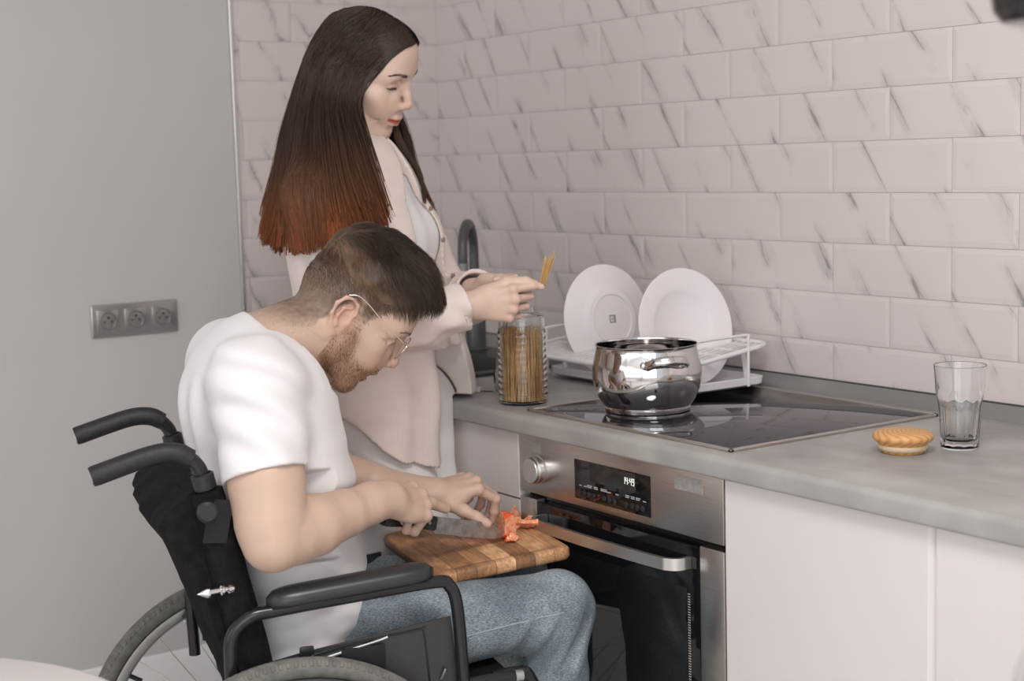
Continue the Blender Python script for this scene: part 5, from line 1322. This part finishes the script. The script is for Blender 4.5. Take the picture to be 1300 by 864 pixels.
TP = [((1.352, -.722, .686), 'wedge', .6, .2, .98, 'largest red tomato wedge, standing under the knife tip and fingertips'),
      ((1.292, -.664, .690), 'slice', 1.0, .95, 1.15, 'upright pale tomato slice at the back of the chopped heap'),
      ((1.348, -.674, .688), 'slice', 2.4, .62, 1.05, 'flat tomato slice at the right end of the chopped heap'),
      ((1.322, -.690, .688), 'slice', .3, .75, .9, 'tilted tomato slice in the middle of the chopped heap'),
      ((1.380, -.730, .685), 'chunk', .4, .3, 1.35, 'small pale tomato chunk nearest the board\'s front edge'),
      ((1.303, -.700, .688), 'chunk', 1.9, .1, 1.2, 'small tomato chunk just behind the red wedge'),
      ((1.330, -.652, .689), 'chunk', 2.9, .5, 1.3, 'small tomato chunk behind the flat slice'),
      ((1.250, -.694, .690), 'chunk', .9, .2, .8, 'tiny tomato bit alone beyond the thumb')]
for k, (p, kd_, a, t, z, lb) in enumerate(TP): tom(V3(*p)+BM[:, 1]*.006*(k > 0)+BM[:, 2]*(((BC-V3(*p))@BM[:, 2])), kd_, a, t, z*(1.22 if k else 1.0), lb, 60+k)

# ------------------------------------------------------------------ the standing woman (own frame, facing +y)
WO, WRZ = (.948, -.768, 0), -math.radians(58)
wo = empty('person', WO, WRZ, label='person with long auburn hair, peach shirt and white trousers standing at the worktop, holding spaghetti', cat='person')
HMw = headM(-.12, .41, .20); HCw = V3(-.016, -.018, 1.572); HSw = 1.012
def w2l(P): return np.asarray(P)@HMw.T*HSw+HCw
SKW = (.68, .49, .405)
def l2w(p): return (np.asarray(p)-HCw)@HMw/HSw
hs = head_sdf(([(-.016, 0, -.030), l2w((-.012, -.030, 1.47)), l2w((-.004, -.040, 1.37))], [.046, .046, .054]), True, .85)
V, Q = hs.mesh(); V = relax(V, Q, 1, .4); C = face_col(V, SKW, True, .85)
C = mixc(C, (.06, .04, .03), np.clip(blob(V, (.088, -.032, .0170), (.01, .0135, .0014))+blob(V, (.088, .032, .0170), (.01, .0135, .0014)), 0, 1)*.85)
for y in (-1, 1): C = mixc(C, (.10, .06, .045), .75*blob(V, (.098, y*.027, .0435), (.02, .0165, .0030)))
scm = ((V[:, 2] > np.interp(V[:, 0], [-.12, -.06, -.03, -.005, .012, .030, .045, .062, .080, .095], [-.04, -.03, .0, .036, .026, .036, .060, .083, .096, .108]))&(np.abs(V[:, 1]) > .0022)&(np.abs(V[:, 1]) < .078)).astype(float)
C = mixc(C, (.045, .028, .02), scm*.92)
hw = (w2l(V), Q, C); rs_ = np.random.RandomState(77)
brows('eyebrow', [.045, .027, .02], 230, .0028, wo, HMw, HCw, HSw, [(.1045, .011, .041), (.1035, .023, .0455), (.0965, .038, .0475), (.087, .049, .043)], rs_, .0003, hs)
P = []
for y in (-1, 1):
    for t in np.linspace(0, 1, 60):
        b = snap(hs, [V3(.06, y*(.021+.024*t), .0160+.0004*math.sin(t*6))], (1, y*.2, 0), 0, .06)[0]; d = V3(.75-.2*t, y*.5*t, -.55); P.append([b-d*.001, b+d*.0035, b+d*.0065+V3(0, 0, .0018)])
P = np.array(P); strands('eyelashes', w2l(P.reshape(-1, 3)).reshape(P.shape), .0003, .0001, np.tile([.02, .014, .012], (len(P), 3, 1)), M['hair'], wo)
curW = [(16, 62, 55), (48, 82, 40), (54, 88, 45), (56, 88, 50)]
WR = V3(.086, .262, 1.118)
s1_, X, Y, Z = arm((.146, -.035, 1.340), (.215, .115, 1.075), WR, (-.40, .91, .04), (.91, .40, -.05), 1, curW, [(.068, .288, 1.140), (.046, .322, 1.160), (.028, .356, 1.160), (.016, .384, 1.148)], .041, .036, .035, .0240, .96, h=.0021, fat=.88)
FW, _ = hand_pts(WR, X, Y, Z, curW, [(0, 0, 0)], .96)
Vh0 = V; Va, Qa = s1_.mesh(); Va = relax(Va, Qa, 1, .4); ra = (Va, Qa, arm_col(Va, SKW, [c[k] for c in FW for k in (0, 1, 2)], (.68, .36, .29)))
WL = V3(-.046, .218, 1.134)
s2_, X, Y, Z = arm((-.146, -.035, 1.340), (-.215, .075, 1.085), WL, (.27, .96, .02), (-.96, .27, -.02), -1, [(35, 65, 40), (48, 80, 40), (54, 85, 45), (56, 85, 50)], [(-.034, .245, 1.148), (-.016, .282, 1.160), (.002, .315, 1.158), (.012, .340, 1.150)], .041, .036, .035, .0240, .96, h=.0021, fat=.88)
FLw, _ = hand_pts(WL, X, Y, Z, curW, [(0, 0, 0)], .96)
Vb, Qb = s2_.mesh(); Vb = relax(Vb, Qb, 1, .4); la_ = (Vb, Qb, arm_col(Vb, SKW, [c[k] for c in FLw for k in (0, 1, 2)], (.68, .36, .29)))
def wtrunk(s, g=0.):
    s.chain([(0, .020, .92), (0, .022, 1.06), (0, .000, 1.20), (0, -.018, 1.30)], [.150+g, .125+g, .145+g, .142+g], .05, flat=((0, 1, 0), .66))
    for y in (-1, 1):
        s.ell((y*.070, .062, 1.245), (.058+g, .050+g, .055+g), .04); s.cone((y*.03, -.036, 1.365), (y*.132, -.036, 1.342), .038+g, .040+g, .03)
    s.ell((0, -.030, 1.31), (.135+g, .085+g, .075+g), .04)
def wlegs(s, g=0.):
    s.ell((0, .020, .905), (.160+g, .118+g, .095+g), .03)
    for y, kn_ in ((-1, .055), (1, .090)):
        s.ell((y*.075, -.045, .875), (.080+g, .070+g, .080+g), .04)
        s.chain([(y*.082, .030+.2*kn_, .87), (y*.078, kn_*.8+.02, .68), (y*.070, kn_, .50)], [.092+g, .078+g, .054+g], .03)
        s.chain([(y*.070, kn_, .50), (y*.052, kn_*.3-.01, .32), (y*.050, -.010, .10)], [.054+g, .052+g, .036+g], .02)
wb_ = SDF((-.26, -.20, .02), (.26, .24, 1.45), .007); wtrunk(wb_, -.006); wlegs(wb_, -.006); wb_.cone((0, -.035, 1.30), (-.004, -.040, 1.385), .055, .050, .03)
for y in (-1, 1): wb_.chain([(y*.050, -.015, .09), (y*.050, .0, .05), (y*.054, .11, .035)], [.032, .034, .02], .01)
Vt, Qt = wb_.mesh(); Vt = relax(Vt, Qt, 1)
finish('body', [hw, ra, la_, (Vt, Qt, np.tile(np.array(SKW), (len(Vt), 1)))], M['skin_w'], wo)
tk = SDF((-.22, -.18, .86), (.22, .20, 1.40), .004); wtrunk(tk, .003)
tk.ell((0, .07, 1.405), (.065, .10, .045), .01, 's'); tk.cut((0, 0, -1), (0, 0, .90)); tk.cut((0, 0, 1), (0, 0, 1.372))
tk.warp(lambda P: .0016*np.sin(P[:, 0]*110+2*wob(P, 3, 12, 3)))
Vv, Qq = tk.mesh(); link('tank_top', np_mesh('tank_top', relax(Vv, Qq, 1), Qq), M['tee'], wo)
wj = SDF((-.24, -.18, .06), (.24, .24, 1.03), .0045); wlegs(wj, .007); wj.cut((0, 0, 1), (0, 0, 1.0)); wj.cut((0, 0, -1), (0, 0, .105))
wj.warp(lambda P: .0018*wob(P, 6, 22, 5)-.0024*np.sin((P[:, 2]-P[:, 1]*.6)*70+2*wob(P, 8, 10, 3))*sstep(.86-P[:, 2], 0, .1))
wj.cut((-.848, .53, 0), (0, .140/.53, 0), wj.lo, (.24, .24, .905))
Vv, Qq = wj.mesh(); link('trousers', np_mesh('trousers', relax(Vv, Qq, 1), Qq), M['whitejean'], wo)
for y in (-1, 1):
    so = SDF((y*.052-.06, -.09, -.01), (y*.052+.06, .17, .13), .004); so.ell((y*.051, -.025, .045), (.036, .046, .042), .02).ell((y*.053, .065, .030), (.038, .075, .026), .03); so.cut((0, 0, -1), (0, 0, .004))
    Vv, Qq = so.mesh(); link('shoe', np_mesh('shoe', Vv, Qq), bpy.data.materials['white trainer'], wo)
# open shirt
st = SDF((-.30, -.26, .74), (.31, .36, 1.46), .0036)
st.chain([(0, .020, .80), (0, .018, .95), (0, .006, 1.10), (0, -.022, 1.24), (0, -.030, 1.31)], [.208, .196, .180, .176, .158], .05, flat=((0, 1, 0), .72))
for y in (-1, 1):
    st.ell((y*.070, .060, 1.245), (.066, .058, .062), .05); st.cone((y*.03, -.036, 1.372), (y*.136, -.036, 1.342), .045, .049, .03)
st.ell((0, -.035, 1.32), (.150, .098, .085), .05)
for y in (-1, 1): st.chain([(y*.085, .036, .76), (y*.085, .030, .92), (y*.060, .020, 1.08)], [.125, .122, .110], .05)
for a, b, c, w in (((.146, -.035, 1.340), (.215, .115, 1.075), WR, 1), ((-.146, -.035, 1.340), (-.215, .075, 1.085), WL, 1)):
    a, b, c = map(np.array, (a, b, c)); st.chain([a, a+(b-a)*.5, b], [.051, .056, .056], .03); st.chain([b, b+(c-b)*.45, b+(c-b)*.80], [.056, .052, .0455], .02)
    d = (c-b)/np.linalg.norm(c-b); st.cone(b+(c-b)*.66, b+(c-b)*.93, .0445, .0445, .003)
for y in (-1, 1): st.cone((y*.040, .005, 1.33), (y*.034, -.010, 1.408), .055, .040, .03)
def shf(P):
    x, y, z = P[:, 0], P[:, 1], P[:, 2]
    f1 = np.sin((x*1.0+y*.6)*85+2.5*wob(P, 71, 8, 3)); m1 = sstep(1.22-z, 0, .25)
    f2 = np.sin((z*1.+y*.8)*105+2.5*wob(P, 73, 14, 3)); m2 = sstep(y, .12, .16)*sstep(z, 1.0, 1.04)*sstep(np.abs(x), .02, .06)
    return .0018*wob(P, 75, 22, 5)-.0040*f1*m1-.0026*f2*m2
st.warp(shf)
st.minus(tk, .0012)
sl_, P_ = st.blk(st.lo, st.lo+st.h*st.n); Xg, Yg, Zg = [np.broadcast_to(a, st.F.shape) for a in P_]
zh = np.interp(Yg, [-.2, -.02, .03, .07, .10, .13, .18], [.885, .925, .918, .895, .862, .825, .785]).astype(np.float32)
armz = (Yg > .19) & (Zg > 1.0)
st.F[...] = np.where(armz, st.F, np.maximum(st.F, (zh-Zg)*.8))
op = np.minimum(Xg+.115-.25*np.clip(Zg-1.10, 0, .3), .046-.42*np.clip(Zg-1.27, 0, .2)-Xg)   # open strip between the two fronts
opn = np.where(Yg > .01, op, -.05); st.F[...] = np.where((Yg < np.where(Zg > 1.02, .150, .20)) & (np.abs(Xg) < .16), np.maximum(st.F, np.minimum(opn, .02)), st.F)
for b, c in (((.222, .115, 1.075), WR), ((-.215, .075, 1.085), WL)):
    b = np.array(b); d = (c-b); p = b+d*.95; st.cut(d, p, p-.07, p+.07); st.cone(b+d*.72, b+d*1.05, .0375, .0375, .002, 's')
st.chain([(0, -.02, 1.30), (-.004, -.038, 1.40), (-.01, -.03, 1.50)], [.052, .0535, .056], .004, 's')
# hips push through: hollow the lower part
st.minus(wj, .004)
st.cut((-.848, .53, 0), (0, .128/.53, 0), st.lo, (.31, .36, .905))
Vv, Qq = st.mesh(); sh_ = link('shirt', np_mesh('shirt', relax(Vv, Qq, 1, .5), Qq), M['shirt'], wo)
# collar, cuffs, pocket details
cr_ = [V3(.050*math.sin(a)*1.25-.002, -.036-.062*math.cos(a), 1.405-.022*(1-math.cos(a))+.0*a) for a in np.linspace(-2.35, 2.35, 25)]
cm = MB(); cm.tube(cr_, .011, 10, smooth=False, flat=.32)
for s in (-1, 1):
    cm.prism([(0, 0), (.030, -.006), (.040, -.062), (.012, -.040)], .003, (0, 2), 0, np.array([[s, 0, 0], [0, 1, .45], [0, 0, 1]]), V3(s*.040, .030, 1.372))
cm.build('collar', M['shirt'], sh_)
DK = mat('dark metal clasp', (.05, .05, .05), .4, .5); BT_ = mat('horn button', (.32, .22, .16), .4)
def onto(f, p, d, off): return snap(f, [p], d, off, .14)[0]
for x, y_, z_ in ((.098, .0, 1.312), (-.098, .0, 1.308)):
    p = onto(st, (x, 0, z_), (0, 1, 0), .001); MB().box((-.012, -.003, -.004), (.012, .003, .004), .002, 2, None, p).build('pocket_clasp', DK, sh_)
for x, z_ in ((-.070, 1.30), (-.085, 1.235), (-.095, 1.16)):
    p = onto(st, (x, 0, z_), (0, 1, 0), .001); MB().lathe([(0, .002), (.005, .002), (.0055, 0), (.0055, -.003)], p, 16, [[1, 0, 0], [0, 0, 1], [0, -1, 0]]).build('shirt_button', BT_, sh_)
# long hair
def scalpW(V):
    x, y, z = V[:, 0], np.abs(V[:, 1]), V[:, 2]
    zl = np.interp(x, [-.12, -.06, -.03, -.005, .012, .030, .045, .062, .080, .095], [-.04, -.03, .0, .036, .020, .030, .055, .078, .092, .105])
    return (z > zl)*1.0*(1+2.0*sstep(x, .03, .08)+1.5*np.exp(-(y/.02)**2))
Vh = Vh0.copy()
def hair_long(n, inset, r0, r1, seed, name, dark=1., K=16, parent=None):
    rs = np.random.RandomState(seed); S = np.zeros((n, K, 3)); cols = np.zeros((n, K, 3))
    botN = np.array([(-.01, -.262, 1.248), (.020, -.240, 1.240), (.050, -.205, 1.232), (.070, -.180, 1.230), (.160, -.085, 1.230), (.200, -.015, 1.226), (.215, .045, 1.240), (.210, .085, 1.258), (.198, .120, 1.276), (.184, .146, 1.292)])
    botF = np.array([(-.01, -.258, 1.248), (-.05, -.215, 1.25), (-.095, -.15, 1.25), (-.15, -.09, 1.25), (-.175, -.04, 1.25), (-.18, .0, 1.26), (-.16, .04, 1.28), (-.13, .060, 1.30)])
    wr_ = scalpW(Vh); ir = rs.choice(len(Vh), n, p=wr_/wr_.sum())
    for q in range(n):
        root = Vh[ir[q]].copy(); side = -1 if root[1] < 0 else 1; a = math.atan2(abs(root[1])+.012, root[0]+.012)
        s = np.clip(1-a/PI+rs.normal(0, .045), 0, 1)
        ae = (PI-.0)*(1-s)                                   # azimuth at ear level, kept behind the cheek
        ear = V3(-.014+.050*(1-(1-s)*2.15) if 1 else 0, 0, 0)
        th_ = math.radians(172)*(1-s)+math.radians(62)*s
        ex = -.012+.108*math.cos(th_); ey = side*(.092*math.sin(th_)+.007)
        if side < 0 and .36 < s < .47 and rs.rand() < .8: s = .36-.08*rs.rand() if rs.rand() < .5 else .47+.08*rs.rand()
        lay = rs.rand()*.012+inset
        ear = V3(ex+lay*.6, ey-side*lay, -.010)
        mid = V3(root[0]*.62+ex*.38, root[1]*.42+ey*.58, .088-.012*s); dm = (mid-V3(0, 0, .048))/V3(1, 1, 1)
        k = math.sqrt((dm[0]/.107)**2+(dm[1]/.092)**2+(dm[2]/.098)**2); mid = V3(0, 0, .048)+dm/k*(1-lay*4)
        top = root*.75+mid*.25; dt = (top-V3(0, 0, .048)); k = math.sqrt((dt[0]/.102)**2+(dt[1]/.080)**2+(dt[2]/.0935)**2); top = V3(0, 0, .048)+dt/k*(1-lay*3)
        B = botN if side < 0 else botF; u = s*(len(B)-1); i = min(int(u), len(B)-2); b = B[i]*(1-u+i)+B[i+1]*(u-i)
        R, T_, M_, E_ = w2l(root), w2l(top), w2l(mid), w2l(ear)
        cen = V3(0, -.05, b[2]); b = b+(cen-b)*(lay*5); b = b+V3(rs.normal(0, .004), rs.normal(0, .005), rs.uniform(-.006, .020)+.010*math.sin(s*46+3*math.sin(s*17))+.06*(rs.rand() < .2)*rs.rand())
        sh = E_*.52+b*.48; sh[2] = E_[2]*.5+b[2]*.5; out = sh-V3(0, -.03, sh[2]); out /= np.linalg.norm(out)+1e-9; sh = sh+out*.008+(V3(.020, 0, 0) if side < 0 and s > .42 else V3(0, 0, 0))
        c = catmull(np.array([R, T_, M_, E_, sh, b]), 8); d = np.r_[0, np.cumsum(np.linalg.norm(np.diff(c, axis=0), axis=1))]
        t = np.linspace(0, d[-1], K); S[q] = np.stack([np.interp(t, d, c[:, j]) for j in range(3)], 1)
    P = S.reshape(-1, 3)
    for _ in range(3):
        q = l2w(P); d = hs.sample(q); m = (d < .0030) & (q[:, 2] > -.08) & (np.abs(q) < .15).all(1); o = q-V3(-.005, 0, .03); o /= np.linalg.norm(o, axis=1)[:, None]
        q[m] += o[m]*(.0045-d[m]+inset*0)[:, None]; P = np.where(m[:, None], w2l(q), P)
        d = st.sample(P); m = (d < .010) & (P[:, 2] > 1.0) & (P[:, 2] < 1.44); o = P-V3(0, -.03, 0); o[:, 2] = 0; o /= np.linalg.norm(o, axis=1)[:, None]+1e-9; P = P+np.where(m, np.clip(.013-d, 0, .03), 0)[:, None]*o
    S = P.reshape(S.shape)
    z = S[..., 2]; tt = sstep(1.48-z, 0, .20); t2 = sstep(1.37-z, 0, .13)
    j = rs.uniform(.65, 1.4, (n, 1, 1)); tone = (.5+.5*np.sin(np.arctan2(S[..., 0], S[..., 1]+.05)*13))*.5+rs.rand(n, 1)*.5
    cols = np.array([.044, .025, .0155])*(1-tt[..., None])+np.array([.135, .052, .022])*tt[..., None]
    cols = cols*(1-t2[..., None])+(np.array([.27, .074, .021])*(.3+.85*tone[..., None]))*t2[..., None]
    S += (np.stack([wob(S.reshape(-1, 3), 200+k_, 26, 4) for k_ in range(3)], 1)*.0030).reshape(S.shape)*sstep(1.56-z, 0, .15)[..., None]
    return strands(name, S, r0, r1, cols*j*dark, M['hair'], parent)
hl_ = hair_long(7500, 0, .00062, .00042, 5, 'hair', 1.0, 18, wo)
hair_long(2600, .005, .0021, .0014, 6, 'hair_underlayer', .8, 14, hl_)
# thin lock over the far shoulder
rs = np.random.RandomState(9); S = []
for q in range(160):
    a = V3(*w2l((.034, .060, -.02)))+rs.normal(0, .003, 3); p = np.array([a, (-.060+rs.normal(0, .003), .045+rs.normal(0, .003), 1.44), (-.062+rs.normal(0, .003), .085+rs.normal(0, .002), 1.38), (-.050+rs.normal(0, .003), .104+rs.normal(0, .002), 1.32+rs.uniform(-.01, .02))])
    S.append(catmull(p, 4))
S = np.array(S); strands('hair_lock', S, .0006, .0004, np.tile([.07, .04, .025], (S.shape[0], S.shape[1], 1)), M['hair'], hl_)

# spaghetti in her hands
rs = np.random.RandomState(2); mb = MB(); c_, s__ = math.cos(WRZ), math.sin(WRZ)
for q in range(15):
    a, b = rs.normal(0, .0028, 2); a2, b2 = a*1.9+rs.normal(0, .001), b*1.9+rs.normal(0, .001)
    p0 = V3(.006+a, .380+b, 1.148+rs.uniform(-.005, .005)); p1 = V3(.002+a2, .396+b2, 1.205+rs.uniform(-.012, .014)); mb.tube([p0, p1], .00095, 6, smooth=False)
sp2 = mb.build('spaghetti', M['spag'], None, True, 60); sp2.location = WO; sp2.rotation_euler = (0, 0, WRZ)
setp(sp2, 'small bundle of dry spaghetti pinched in the standing woman\'s hands', 'pasta', kind='stuff')
